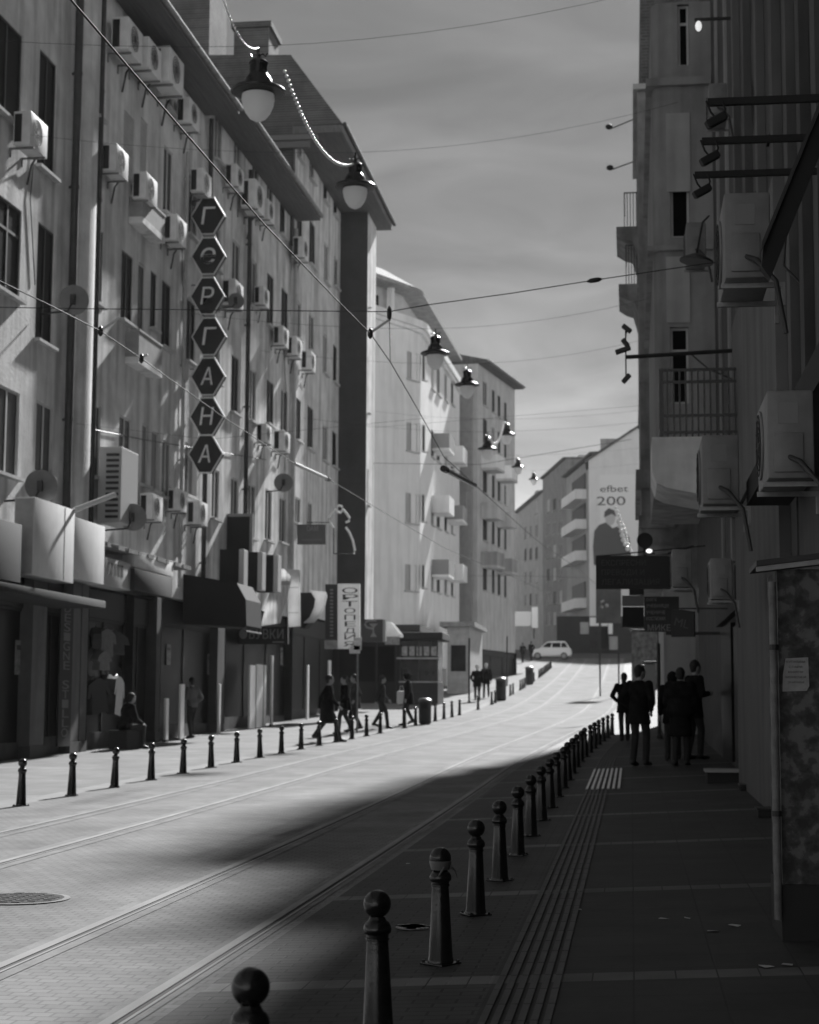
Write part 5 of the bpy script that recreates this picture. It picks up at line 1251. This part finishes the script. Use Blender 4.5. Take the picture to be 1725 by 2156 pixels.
# far projecting old house
YF = 46.0; fx = at_Y(1347, 700, YF).x
tF = thing('apartment_building', 'old narrow stucco house edge with cornices and little balconies against the sky', 'building', (fx, YF, 0))
zf0 = at_Y(1347, 1240, YF).z; zf1 = at_Y(1347, 192, YF).z
MB().box(0, 8, 0, 8, zf0, zf1).build('wall', wF, tF); MB().box(.55, 8, .02, 8, 0, zf0-.002).build('ground_floor', wR3, tF); MB().box(.1, 8, .1, 8, zf1+.16, zf1+3.0).build('attic', tile_m, tF)
MB().box(-.12, 8, -.18, 8, zf1, zf1+.155).build('cornice', wR3, tF)
for yy, dx, h_ in ((990, .14, .5), (1085, .07, .35), (1150, .1, .2), (800, .03, .06), (560, .03, .08)):
    z = at_Y(1347, yy, YF).z; MB().box(-dx, .9, -dx*1.2, 8, z-h_, z).build('ledge', wF, tF)
for (yy, yt) in ((484, 412), (604, 522)):
    z = at_Y(1340, yy, YF+4).z; zt = at_Y(1340, yt, YF+4).z; xo = at_Y(1298 if yy < 500 else 1303, yy, YF+4).x-fx
    b_ = MB().prism([(xo, z), (xo, z-.22), (xo*.6, z-.38), (xo*.25, z-.45), (0-.003, z-.95), (-.003, z)], 3.6, 6.2).build('balcony', wF, tF)
    mb = MB()
    for k in range(5): mb.box(xo*(.62-.14*k)-.01, xo*(.62-.14*k)+.012, 3.62, 3.645, z+.002, zt)
    mb.box(xo*.62, -.003, 3.62, 3.645, zt-.03, zt); mb.box(xo*.62, xo*.62+.025, 3.65, 6.1, zt-.03, zt); mb.build('railing', metal_d, b_)
MB().box(.56, 1.4, -.03, .015, 2.0, 3.2).build('shop_sign', wallG, tF)
p = at_Y(1388, 1480, 44); t = thing('post', 'dark post at the corner of the pale ground floor wall', 'post', (p.x, 44, gz(p.x, 44))); MB().tube([(0, 0, 0), (0, 0, 2.4)], .045, 8).build('pole', metal_d, t); MB().lathe([(.08, 0), (.08, .08), (.05, .1)], seg=10).build('foot', metal_d, t)

# air conditioners on the right
SHADE_COPY = {}
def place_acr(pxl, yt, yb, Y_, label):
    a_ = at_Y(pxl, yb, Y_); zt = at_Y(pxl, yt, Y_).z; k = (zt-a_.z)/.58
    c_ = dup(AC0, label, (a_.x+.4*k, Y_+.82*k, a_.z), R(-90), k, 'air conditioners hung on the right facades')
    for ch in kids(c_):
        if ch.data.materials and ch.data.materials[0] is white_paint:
            if ch.data.name not in SHADE_COPY:
                m_ = ch.data.copy(); m_.materials.clear(); m_.materials.append(shade_paint); SHADE_COPY[ch.data.name] = m_
            ch.data = SHADE_COPY[ch.data.name]
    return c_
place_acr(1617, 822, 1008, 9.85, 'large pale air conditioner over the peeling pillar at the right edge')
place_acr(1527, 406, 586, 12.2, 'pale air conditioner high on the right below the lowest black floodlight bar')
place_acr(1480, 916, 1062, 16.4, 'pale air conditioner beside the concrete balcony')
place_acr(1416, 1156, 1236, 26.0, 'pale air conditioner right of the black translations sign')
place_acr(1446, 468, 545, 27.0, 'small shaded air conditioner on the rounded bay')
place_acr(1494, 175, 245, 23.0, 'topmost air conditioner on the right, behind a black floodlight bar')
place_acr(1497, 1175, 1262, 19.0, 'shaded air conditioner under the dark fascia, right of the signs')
# black floodlight bars
for i, (px, py, Y_, xe) in enumerate(((1490, 216, 12.0, 1.66), (1478, 298, 12.9, 1.66), (1463, 369, 13.8, 1.66))):
    a_ = at_Y(px, py, Y_); t = thing('floodlight', 'black wall bar carrying a hanging floodlight, %s of three' % ('top', 'middle', 'bottom')[i], 'floodlight', a_, 0, 'floodlight bars high on the right')
    MB().box(0, xe-a_.x, -.022, .022, -.025, .025).build('bar', black_m, t)
    mb = MB(); mb.tube([(-.01, -.03, 0), (.02, -.05, -.09), (.05, -.05, -.13)], .008, 5); mb.tube([(.1, -.03, 0), (.12, -.05, -.07), (.11, -.05, -.13)], .008, 5); mb.build('yoke', black_m, t)
    M_ = Matrix.Translation((.055, -.05, -.15)) @ Matrix.Rotation(R(-28), 4, 'Y') @ Matrix.Rotation(R(12), 4, 'X')
    MB().box(-.075, .075, -.06, .06, -.03, .03, M=M_, ch=.01).build('housing', black_m, t); MB().box(-.06, .06, -.045, .045, -.036, -.031, M=M_).build('lens', glass_d, t)
# arm with cameras at its end
YC = 26.0; a_, b_ = at_Y(1318, 752, YC), at_Y(1545, 738, YC)
t = thing('camera_arm', 'long dark arm reaching out over the street with four cameras at its tip', 'camera arm', a_)
MB().tube([(0, 0, 0), tuple(b_-a_)], .032, 8).build('arm', metal_d, t); MB().tube([(.95, 0, .06), (1.25, .05, -.2), (1.6, .1, -.35)], .012, 6).build('stay', metal_d, t)
MB().tube([(-.0, 0, -.35), (0, 0, .42)], .012, 6).build('stem', metal_d, t)
for px, py, rot, l in ((1320, 692, 40, .16), (1317, 722, 52, .14), (1312, 737, -18, .24), (1319, 797, -48, .16)):
    q = at_Y(px, py, YC)-a_; M_ = Matrix.Translation(q) @ Matrix.Rotation(R(rot), 4, 'Y')
    c_ = MB().box(-l/2, l/2, -.05, .05, -.035, .035, M=M_, ch=.012).build('camera', plastic_d, t); MB().tube([tuple(q), (0.0, 0, q.z*.6)], .008, 5).build('mount', metal_d, c_)
for i, (p0, p1) in enumerate((((1284, 272), (1342, 248)), ((1286, 358), (1340, 338)))):
    a_, b_ = at_Y(*p0, YF+1), at_Y(*p1, YF+1); t = thing('wall_lamp', 'dark round spotlight on a thin arm against the sky, %s one' % ('upper', 'lower')[i], 'lamp', b_, 0, 'round spotlights on the old house')
    MB().tube([(0, 0, 0), tuple(a_-b_)], .018, 6).build('arm', metal_g, t); MB().ball(tuple(a_-b_+Vector((-.02, 0, .07))), .085, 12, 8, (1.2, 1, .9)).build('head', plastic_d, t, 60)
q = at_Y(1467, 548, 25); t = thing('wall_lamp', 'dark dish shaped lamp under the small bay air conditioner', 'lamp', q)
MB().lathe([(.0, .1), (.08, .09), (.25, .0), (.25, -.03), (.0, -.03)], seg=20, M=Matrix.Rotation(R(8), 4, 'Y')).build('shade', plastic_d, t, 40); MB().tube([(0, 0, .08), (.1, .1, .6), (.2, .3, .75)], .016, 6).build('arm', metal_d, t)
q = at_Y(1471, 55, 26); t = thing('wall_lamp', 'small lit white lamp high on the right facade', 'lamp', q)
MB().ball((0, 0, 0), .065, 12, 8, (.8, .8, 1.3)).build('glow_ball', mat('lit_bulb', .8, .4, emit=.4), t, 60); MB().box(-.06, .6, -.03, .03, .09, .12).build('arm', metal_d, t)

# signs on the right
YS = 30.0
t, o = facing('shop_sign', 'black sign with three lines reading ЕКСПРЕСНИ ПРЕВОДИ И ЛЕГАЛИЗАЦИЯ', YS, [(1255, 1240), (1255, 1170), (1400, 1170), (1416, 1172), (1416, 1239)], mat('sign_black', .008, .6), .12)
dim = mat('dim_letters', .055, .6)
for s_, y, x1 in (('ЕКСПРЕСНИ', 1191, 1360), ('ПРЕВОДИ И', 1211, 1357), ('ЛЕГАЛИЗАЦИЯ', 1231, 1389)):
    a_, b_ = at_Y(1267, y, YS)-o, at_Y(x1, y, YS)-o; text('lettering', s_, dim, t, Matrix.Translation((a_.x, -.005, a_.z)) @ TXT, .135, .003, width=b_.x-a_.x)
MB().tube([(1.25, .06, .62), (1.7, .06, .75)], .02, 6).build('bracket', metal_d, t); MB().tube([(.05, .06, .58), (1.9, .06, .75)], .012, 6).build('stay', metal_d, t)
q = at_Y(1358, 1138, YS+.1); t = thing('round_sign', 'round black disc standing on top of the black translations sign', 'sign', q)
MB().lathe([(.135, -.02), (.14, 0), (.135, .03)], M=Matrix.Rotation(R(90), 4, 'X'), seg=24).build('disc', black_m, t); MB().box(-.03, .03, -.02, .02, -.27, -.13).build('stem', black_m, t)
q = at_Y(1367, 1160, YS-.1); t = thing('spotlight', 'small glowing ball standing for a bright glint under the round black disc', 'lamp', q)
MB().ball((0, 0, 0), .05, 12, 8, (1.1, 1, .75)).build('glow_ball', mat('glint_glow', .8, .4, emit=.75), t, 60); MB().box(-.1, .1, .04, .1, -.06, -.02).build('bracket', metal_d, t)  # a glint painted in as a glowing ball, no real lamp
t, o = facing('shop_sign', 'dark signboard with pale lines and the word МИКЕ', 32.5, [(1357, 1330), (1357, 1256), (1430, 1256), (1430, 1330)], mat('sign_dkgrey', .03, .6), .1)
pl2 = mat('pale_lines', .26, .6)
for s_, y, x0, x1, sz in (('КНИГИ', 1266, 1361, 1382, .09), ('УЧЕБНИЦИ', 1279, 1361, 1408, .09), ('УЧЕНИЧЕ', 1293, 1361, 1401, .09), ('КОСТЮМИ', 1306, 1361, 1401, .09), ('МИКЕ', 1328, 1364, 1412, .16)):
    a_, b_ = at_Y(x0, y, 32.5)-o, at_Y(x1, y, 32.5)-o; text('lettering', s_, pl2, t, Matrix.Translation((a_.x, -.006, a_.z)) @ TXT, sz, .003, width=b_.x-a_.x)
MB().box(.4, 1.4, .02, .08, -.06, -.002).build('bracket', metal_d, t)
a_, b_ = at_Y(1415, 1341, 29), at_Y(1464, 1284, 29)
t = thing('shop_sign', 'square black hanging sign with slanted grey letters ML', 'sign', (a_.x, 29, a_.z)); ww, hh = b_.x-a_.x, b_.z-a_.z
M_ = Matrix.Rotation(R(-16), 4, 'Z')
MB().prism([(0, 0), (ww, 0), (ww, hh*.92), (ww*.5, hh), (0, hh)], -.04, .04, M_).build('panel', mat('sign_black', .008, .6), t)
text('letter', 'ML', mat('ml_letters', .075, .6), t, M_ @ Matrix.Translation((ww*.13, -.046, hh*.42)) @ Matrix.Rotation(R(14), 4, 'Y') @ TXT, .2, .004, width=ww*.62); MB().box(.02, ww+.9, -.012, .012, hh+.01, hh+.035).build('bracket', metal_d, t)
t, o = facing('notice_board', 'hanging board with a pale upper strip and a black lower strip', 33.5, [(1310, 1276), (1310, 1254), (1356, 1254), (1356, 1276)], mat('board_grey', .16, .7), .08, 'board')
P = [at_Y(x, y, 33.5)-o for x, y in ((1311, 1320), (1311, 1278), (1356, 1278), (1356, 1320))]; MB().prism([(v.x, v.z) for v in P], 0, .08).build('lower_strip', black_m, t)
P = [at_Y(x, y, 33.5)-o for x, y in ((1325, 1253), (1325, 1230), (1356, 1230), (1356, 1253))]; MB().prism([(v.x, v.z) for v in P], .0, .08).build('upper_strip', mat('board_dark', .02, .7), t)
# distant stands on the open right corner
t, o = facing('poster_stand', 'grey poster stand with pale curled figures behind the black sign', 88, [(1255, 1312), (1255, 1238), (1308, 1238), (1308, 1312)], mat('poster_grey', .07, .7, noise=.3, nscale=1.5), .2, 'poster')
MB().tube([((at_Y(x, y, 88)-o).x if True else 0, -.04, (at_Y(x, y, 88)-o).z) for x, y in ((1272, 1264), (1266, 1268), (1266, 1276), (1270, 1280))], .07, 6).build('figure', wallG, t, 60); MB().ball(((at_Y(1278, 1275, 88)-o).x, -.06, (at_Y(1278, 1275, 88)-o).z), .1, 10, 6).build('figure', wallG, t, 60)
zg = gz(0, 88)
for x in (.15, 1.1): MB().box(x, x+.08, .02, .14, zg-o.z, -.002).build('leg', metal_d, t)
stall_m = mat('stall_goods', .09, .8, noise=.8, nscale=4)
for i, (x0, x1, y0, y1, Y_, m_, lab) in enumerate(((1330, 1384, 1325, 1392, 96, stall_m, 'crowded stall of small goods at the far right corner'), (1346, 1352, 1400, 1460, 62, metal_d, 'dark narrow stand beside the walking man'), (1356, 1380, 1392, 1420, 75, mat('stall_grey', .1, .8), 'low grey stall behind the walking man'))):
    a_, b_ = at_Y(x0, y1, Y_), at_Y(x1, y0, Y_); z0 = gz(a_.x, Y_); t = thing('stall', lab, 'stall', (a_.x, Y_, z0))
    MB().box(0, b_.x-a_.x, 0, .8, .06, b_.z-z0-.1, ch=.03).build('body', m_, t); MB().box(-.08, b_.x-a_.x+.08, -.1, .9, b_.z-z0-.098, b_.z-z0, ch=.02).build('top', metal_d, t); MB().box(.03, b_.x-a_.x-.03, .1, .7, 0, .058).build('foot', black_m, t)
P = [at_Y(x, y, 62) for x, y in ((1297, 1070), (1306, 1092), (1311, 1104), (1318, 1122), (1321, 1140), (1328, 1158), (1336, 1176))]
garland('sparkling string of bulbs hanging before the billboard gable', P, 15, .06)
P = [at_Y(x, y, 66) for x, y in ((1303, 1098), (1309, 1118), (1312, 1135), (1322, 1155))]
garland('second shorter string of bright bulbs beside the sparkling one', P, 7, .10)
for i, pts_ in enumerate((((1340, 300), (1500, 330)), )):
    pass
wire('black cable looping down the right facade', [at_Y(x, y, 16) for x, y in ((1568, 420), (1572, 500), (1600, 505), (1640, 470), (1655, 500), (1650, 560), (1690, 600))], .012, 'cable', plastic_d)
# ------------------------------------------------------------------ people
def remeshed(mb, name, m, parent, vox, smooth_it=2):
    me = bpy.data.meshes.new('tmp'); me.from_pydata(mb.v, [], mb.f); me.update()
    bm = bmesh.new(); bm.from_mesh(me); bmesh.ops.recalc_face_normals(bm, faces=bm.faces); bm.to_mesh(me); bm.free()
    o = bpy.data.objects.new('tmp', me); COL.objects.link(o)
    r = o.modifiers.new('r', 'REMESH'); r.mode = 'VOXEL'; r.voxel_size = vox; r.use_smooth_shade = True
    s_ = o.modifiers.new('s', 'SMOOTH'); s_.factor = .5; s_.iterations = smooth_it
    dg = bpy.context.evaluated_depsgraph_get(); dg.update()
    n = bpy.data.meshes.new_from_object(o.evaluated_get(dg))
    bpy.data.objects.remove(o); bpy.data.meshes.remove(me)
    n.name = name; n.materials.clear(); n.materials.append(m)
    for p in n.polygons: p.use_smooth = True
    q = bpy.data.objects.new(name, n); COL.objects.link(q); q.parent = parent
    return q
skin_m = mat('skin', .28, .55, noise=.06, nscale=6)
cl_black = mat('black_cloth', .010, .95, noise=.5, nscale=9, bump=.5, bscale=9, spec=.15); cl_dark = mat('charcoal_cloth', .03, .9, noise=.25, nscale=9); cl_grey = mat('grey_cloth', .12, .9, noise=.2, nscale=8)
jean = mat('dark_denim', .022, .9, noise=.25, nscale=12); shoe_m = mat('shoe_leather', .012, .5); hair_d = mat('dark_hair', .012, .7, noise=.3, nscale=30, stretch=(1, 1, .2)); hair_l = mat('pale_hat', .55, .8)
def person(label, x, y, rz, h=1.75, stride=.0, arms=('down', 'down'), coat='hip', cm=cl_black, hair='short', hm=None, head_turn=0.0, vox=.011, sit=False, puff=1.0, bag=None, group=None, z=None):
    k = h/1.75; t = thing('person', label, 'person', (x, y, gz(x, y) if z is None else z), rz, group); t.scale = (k, k, k)
    V = Vector; dz = 0.0
    hip_z = .92
    legs = []
    if sit:
        hip_z = .50
        for s in (-1, 1): legs.append((V((s*.1, 0, hip_z)), V((s*.14, .42, .52)), V((s*.13, .40, .09))))
    else:
        for s in (-1, 1):
            f = s*stride/2; drop = (stride/2)**2*.55
            hip_z = .92-drop
            ank = V((s*(.09 if stride > .1 else .12), f, .085+(.09 if f < -.12 else 0)))
            hp = V((s*.09, 0, hip_z)); mid = (hp+ank)/2+V((0, .06+(.07 if f < -.12 else 0), .03)); legs.append((hp, mid, ank))
    lean = V((0, .10 if sit else .02*bool(stride), 0)); b = hip_z-.92
    def T(x_, y_, z_): return V((x_, y_, z_+b))+lean*max(0, (z_-.92)/.5)
    hc = T(0, .025, 1.625); Mh = Matrix.Translation(hc) @ Matrix.Rotation(head_turn, 4, 'Z')
    bd = MB()
    bd.ball((0, 0, 0), 1, 18, 12, (.076, .096, .118), Mh); bd.ball((0, .035, -.06), 1, 14, 9, (.056, .062, .06), Mh)
    bd.capsule(Mh @ V((0, .09, .012)), .010, Mh @ V((0, .108, -.022)), .015, 8); bd.ball((0, .088, -.062), 1, 10, 6, (.026, .014, .009), Mh); bd.ball((0, .086, .028), 1, 10, 6, (.05, .012, .012), Mh)
    for s in (-1, 1): bd.ball((s*.077, -.005, -.005), 1, 8, 6, (.012, .022, .034), Mh)
    bd.capsule(T(0, 0, 1.42), .058, hc-V((0, .02, .09)), .052); bd.capsule(T(0, 0, 1.38), .09, V((0, 0, hip_z)), .09)
    for hp, kn, an in legs:
        bd.capsule(hp, .07, kn, .045); bd.capsule(kn, .045, an, .034); bd.capsule(an, .034, an+V((0, .12, -.045)), .03)
    sl = MB()
    for i, s in enumerate((-1, 1)):
        sh = T(s*.185, 0, 1.41); a = arms[i]
        if a == 'down': el = T(s*.25, -.03, 1.13); wr = T(s*.25, .06, .90)
        elif a == 'swing+': el = T(s*.235, .06, 1.14); wr = T(s*.22, .24, .97)
        elif a == 'swing-': el = T(s*.24, -.14, 1.15); wr = T(s*.24, -.16, .91)
        elif a == 'pocket': el = T(s*.29, -.10, 1.15); wr = T(s*.21, .05, .97)
        elif a == 'front': el = T(s*.25, .02, 1.14); wr = T(s*.10, .24, 1.16)
        elif a == 'hip': el = T(s*.33, -.08, 1.16); wr = T(s*.19, .02, 1.02)
        else: el = T(s*.22, .14, 1.12); wr = T(s*.14, .36, 1.02)
        bd.capsule(sh, .045, el, .035); bd.capsule(el, .035, wr, .025)
        sl.capsule(sh, .074*puff, el, .060*puff); sl.capsule(el, .060*puff, wr-(wr-el)*.08, .046*puff); sl.ball(tuple(sh), .078*puff, 12, 8)
        d = (wr-el).normalized(); side = V((s, 0, 0)); 
        n_ = d.cross(side); 
        if n_.length < .1: n_ = V((0, 1, 0))
        n_.normalize(); w_ = n_.cross(d).normalized()
        pc = wr+d*.055; bd.capsule(wr, .024, pc, .028, 10); 
        for j in range(4):
            o = pc+n_*((j-1.5)*.019)+d*.02; L_ = (.036, .042, .04, .032)[j]; q1 = o+d*L_; q2 = q1+d*L_*.75-w_*.018*s*-1
            bd.capsule(o, .0105, q1, .010, 7); bd.capsule(q1, .010, q2, .009, 7)
        th = wr+d*.02+n_*.024; bd.capsule(th, .012, th+d*.035+n_*.022, .011, 7); bd.capsule(th+d*.035+n_*.022, .011, th+d*.062+n_*.024, .009, 7)
    remeshed(bd, 'body', skin_m, t, max(.008, vox*.85), 1)
    # coat
    sl.ball(tuple(T(0, .0, 1.30)), 1, 20, 12, (.205*puff, .135*puff, .19)); sl.ball(tuple(T(0, .01, 1.12)), 1, 20, 12, (.178*puff, .13*puff, .2)); sl.ball(tuple(T(0, 0, 1.40)), 1, 16, 8, (.165, .085, .065)); sl.ball(tuple(T(0, 0, .97)), 1, 20, 12, (.19*puff, .142*puff, .16))
    sl.lathe([(.075, 0), (.066, .05)], tuple(T(0, -.005, 1.435)), 16)
    if not sit and coat in ('knee', 'thigh'):
        zb_ = .52 if coat == 'knee' else .72; c = T(0, 0, 0)
        M_ = Matrix.Translation(T(0, 0, 0)) @ Matrix.Diagonal((1, .74+stride*.35, 1, 1))
        sl.lathe([(.20, zb_), (.215, zb_+.02), (.185, .95), (.17, 1.1)], M=M_, seg=24)
    if hair == 'hood': sl.ball(tuple(hc+V((0, -.02, .005))), 1, 16, 10, (.105, .125, .135))
    if puff > 1.15: sl.ball(tuple(T(0, -.05, 1.46)), 1, 14, 8, (.15, .1, .06))
    remeshed(sl, 'coat', cm, t, vox, 2)
    tr = MB(); tr.ball((0, 0, hip_z), 1, 16, 10, (.165, .125, .13))
    for hp, kn, an in legs:
        tr.capsule(hp, .098, kn, .068); tr.capsule(kn, .068, an+V((0, 0, -.01)), .056)
    remeshed(tr, 'trousers', jean, t, vox, 2)
    for hp, kn, an in legs:
        s_ = MB(); tilt = an.z > .12
        s_.capsule(an+V((0, -.035, -.03)), .045, an+V((0, .07, -.045)), .042, 12); s_.capsule(an+V((0, .07, -.048)), .042, an+V((0, .16, -.055 if not tilt else -.1)), .032, 12)
        o = remeshed(s_, 'shoe', shoe_m, t, .011, 1)
    hr = MB(); hm = hm or hair_d
    if hair != 'hood':
        hr.ball((0, -.018, .03), 1, 18, 12, (.086, .1, .108), Mh)
        hr.ball((0, -.045, -.03), 1, 14, 9, (.07, .062, .075), Mh)
        if hair == 'long': hr.capsule(Mh @ V((0, -.07, 0)), .07, Mh @ V((0, -.085, -.2)), .055)
        if hair == 'bun': hr.ball((0, -.1, .07), 1, 12, 8, (.045, .045, .045), Mh)
        if hair == 'hat': hr.lathe([(.095, .03), (.098, .06), (.08, .12), (.03, .15)], M=Mh, seg=18)
        remeshed(hr, 'hat' if hair == 'hat' else 'hair', hm, t, .011, 1)
    mb = MB()
    for s in (-1, 1): mb.ball((s*.031, .083, .008), 1, 8, 6, (.012, .009, .007), Mh)
    mb.build('eyes', black_gloss, t)
    return t
def at_foot(px, py): p = at_g(px, py); return p.x, p.y
x, y = at_foot(1347, 1612); person('man in a dark jacket standing on the right pavement, nearest the bollards, seen from behind', x, y, R(-28), 1.80, .14, ('hip', 'pocket'), 'thigh', cl_black, 'short', None, R(-25), .011)
x, y = at_foot(1316, 1560); person('woman in a dark coat walking just left of the standing man', x, y, R(8), 1.70, .22, ('hip', 'down'), 'thigh', cl_black, 'long', None, R(-10), .012)
x, y = at_foot(1434, 1612); person('broad person in a puffy black hooded coat by the right shopfront', x, y, R(-15), 1.72, .16, ('front', 'front'), 'knee', cl_black, 'short', None, 0, .011, puff=1.42)
x, y = at_foot(1462, 1598); person('taller person in dark clothes standing close to the right wall', x, y, R(-60), 1.86, .1, ('front', 'front'), 'thigh', cl_black, 'short', None, 0, .012)
x, y = at_foot(1418, 1600); person('person in a dark hood half hidden behind the puffy black coat', x, y, R(10), 1.66, .1, ('down', 'front'), 'thigh', cl_black, 'hood', None, 0, .012, puff=1.1)
p = FA.pt(FA.hit(262, 1560, .55)[0], .55, 0)
t_ = thing('crate', 'low dark crate the seated person sits on', 'crate', (p.x, p.y, gz(p.x, p.y)), R(-20)); MB().box(-.25, .25, -.25, .25, 0, .40, ch=.01).build('box', mat('crate_dark', .04, .8), t_); MB().box(-.26, .26, -.26, .26, .402, .43).build('lid', metal_d, t_)
person('person in dark clothes sitting hunched against the display window', p.x, p.y, R(-50), 1.70, 0, ('lap', 'lap'), 'hip', cl_black, 'short', None, R(10), .012, sit=True, puff=1.2)
x, y = at_foot(404, 1554); person('woman in a grey top standing at the dark shop entrance', x, y, R(60), 1.62, .12, ('front', 'hip'), 'hip', cl_grey, 'short', None, 0, .012)
x, y = at_foot(689, 1562); person('walker in a long black coat striding past the left bollards', x, y, R(-70), 1.76, .62, ('swing-', 'swing+'), 'knee', cl_black, 'short', None, 0, .012)
x, y = at_foot(727, 1546); person('dark figure behind the striding walker, nearer of a pair', x, y, R(120), 1.68, .35, ('swing+', 'swing-'), 'thigh', cl_black, 'short', None, 0, .013)
x, y = at_foot(748, 1541); person('dark figure behind the striding walker, farther of a pair', x, y, R(110), 1.70, .3, ('pocket', 'down'), 'thigh', cl_dark, 'short', None, 0, .013)
x, y = at_foot(802, 1534); person('dark clothed person walking below the pharmacy sign', x, y, R(-80), 1.66, .45, ('swing+', 'swing-'), 'hip', cl_dark, 'long', None, 0, .013)
x, y = at_foot(860, 1528); person('dark clothed person with a pale bag before the kiosk', x, y, R(95), 1.72, .3, ('down', 'swing+'), 'thigh', cl_black, 'hood', None, 0, .013)
p = at_Y(846, 1468, y); t_ = thing('bag', 'pale carrier bag carried by the person before the kiosk', 'bag', p); MB().box(-.16, .16, -.06, .06, -.22, .2, ch=.05).build('sack', wall_white, t_, 40); MB().tube([(-.07, 0, .2), (-.04, 0, .36), (.04, 0, .36), (.07, 0, .2)], .008, 5).build('handle', wall_white, t_)
for i, (px, py, s_, lab) in enumerate(((1005, 1477, .34, 'person in a dark jacket and pale hat, left one of a couple walking away'), (1024, 1470, -.3, 'person in a dark jacket and pale hat, right one of a couple walking away'))):
    x, y = at_foot(px, py); person(lab, x, y, R(5), 1.74, s_, ('pocket', 'down'), 'thigh', cl_black, 'hat', hair_l, 0, .016, group='couple walking away')
for px, py, lab in ((1101, 1395, 'tiny dark figure left of the white car'), (1119, 1391, 'tiny dark figure standing at the front of the white car')):
    x, y = at_foot(px, py); person(lab, x, y, R(30), 1.70, .2, ('down', 'pocket'), 'thigh', cl_black, 'short', None, 0, .02)

# ------------------------------------------------------------------ the white car crossing at the end
pc = at_Y(1160, 1388, 153.5); zc_ = gz(pc.x, 153.5)
car = thing('car', 'white estate car crossing at the far end of the street', 'car', (pc.x, 153.5, zc_))
car_w = mat('car_white', .78, .3)
def mirror_prism(poly, w0, w1, m, name, ch=.05):
    """side profile given in (x,z): full width w0 at its lower edge, w1 at the top"""
    zs = [z for _, z in poly]; z0, z1 = min(zs), max(zs); bm = bmesh.new(); vs = [[], []]
    for si, s in enumerate((-1, 1)):
        for x, z in poly:
            w_ = w0+(w1-w0)*(z-z0)/(z1-z0); vs[si].append(bm.verts.new((x, s*w_/2, z)))
    bm.faces.new(vs[0]); bm.faces.new(vs[1][::-1]); n = len(poly)
    for i in range(n): bm.faces.new((vs[0][i], vs[1][i], vs[1][(i+1) % n], vs[0][(i+1) % n]))
    bmesh.ops.recalc_face_normals(bm, faces=bm.faces); bmesh.ops.bevel(bm, geom=list(bm.edges), offset=ch, segments=2, profile=.5, affect='EDGES', clamp_overlap=True)
    me = bpy.data.meshes.new(name); bm.to_mesh(me); bm.free(); me.materials.append(m)
    for p in me.polygons: p.use_smooth = True
    me.set_sharp_from_angle(angle=R(35)); o = bpy.data.objects.new(name, me); COL.objects.link(o); o.parent = car; return o
lower = [(-1.8, .36), (-1.86, .6), (-1.78, .84), (-.95, .98), (1.55, 1.0), (1.84, .94), (1.86, .5), (1.8, .3), (-1.7, .28)]
mirror_prism(lower, 1.7, 1.62, car_w, 'body')
mirror_prism([(-1.0, .97), (-.35, 1.55), (.1, 1.62), (1.3, 1.62), (1.72, 1.0)], 1.56, 1.28, car_w, 'cabin')
for x0, x1, x2, x3 in ((-.78, -.30, .12, .02), (.16, .16, .9, .9), (.98, .98, 1.30, 1.52)):
    mb = MB(); P_ = [(x0, 1.06), (x1, 1.46), (x2, 1.48), (x3, 1.06)]
    for s in (-1, 1): mb.poly([(x, s*(.785-(z-.97)*.215), z) for x, z in P_])
    mb.build('side_window', glass_d, car)
mb = MB(); mb.quad((-1.0, -.6, 1.03), (-1.0, .6, 1.03), (-.42, .55, 1.52), (-.42, -.55, 1.52)); mb.build('windscreen', glass_d, car)
for x in (-1.15, 1.2):
    for s in (-1, 1):
        M_ = Matrix.Translation((x, s*.76, .31)) @ Matrix.Rotation(R(90), 4, 'X'); wh = MB().lathe([(.2, -.1), (.31, -.09), (.31, .09), (.2, .1)], M=M_, seg=24).build('wheel', plastic_d, car, 40)
        MB().lathe([(.05, -.104), (.19, -.102), (.19, .102), (.05, .104)], M=M_, seg=16).build('rim', metal_g, wh)
for s in (-1, 1): MB().box(-1.87, -1.79, s*.72-.12, s*.72+.12, .62, .78, ch=.03).build('headlight', gut_m, car); MB().box(1.81, 1.87, s*.7-.1, s*.7+.1, .65, .95, ch=.03).build('tail_light', metal_d, car); MB().box(-.72, -.58, s*.88-.08, s*.88+.08, .98, 1.1, ch=.03).build('mirror', car_w, car)
MB().box(-1.9, -1.84, -.7, .7, .32, .48, ch=.02).build('bumper', metal_d, car)

# ------------------------------------------------------------------ thin haze over the far street
hz = bpy.data.materials.new('thin_haze'); hz.use_nodes = True
n_ = hz.node_tree; n_.nodes.remove(n_.nodes['Principled BSDF']); pv = n_.nodes.new('ShaderNodeVolumePrincipled')
pv.inputs['Color'].default_value = (.9, .9, .9, 1); pv.inputs['Density'].default_value = .00015; pv.inputs['Anisotropy'].default_value = .2
n_.links.new(pv.outputs[0], n_.nodes['Material Output'].inputs['Volume'])
o = MB().box(-270, 270, -70, 460, -1.2, 48).build('haze', hz); o['kind'] = 'stuff'
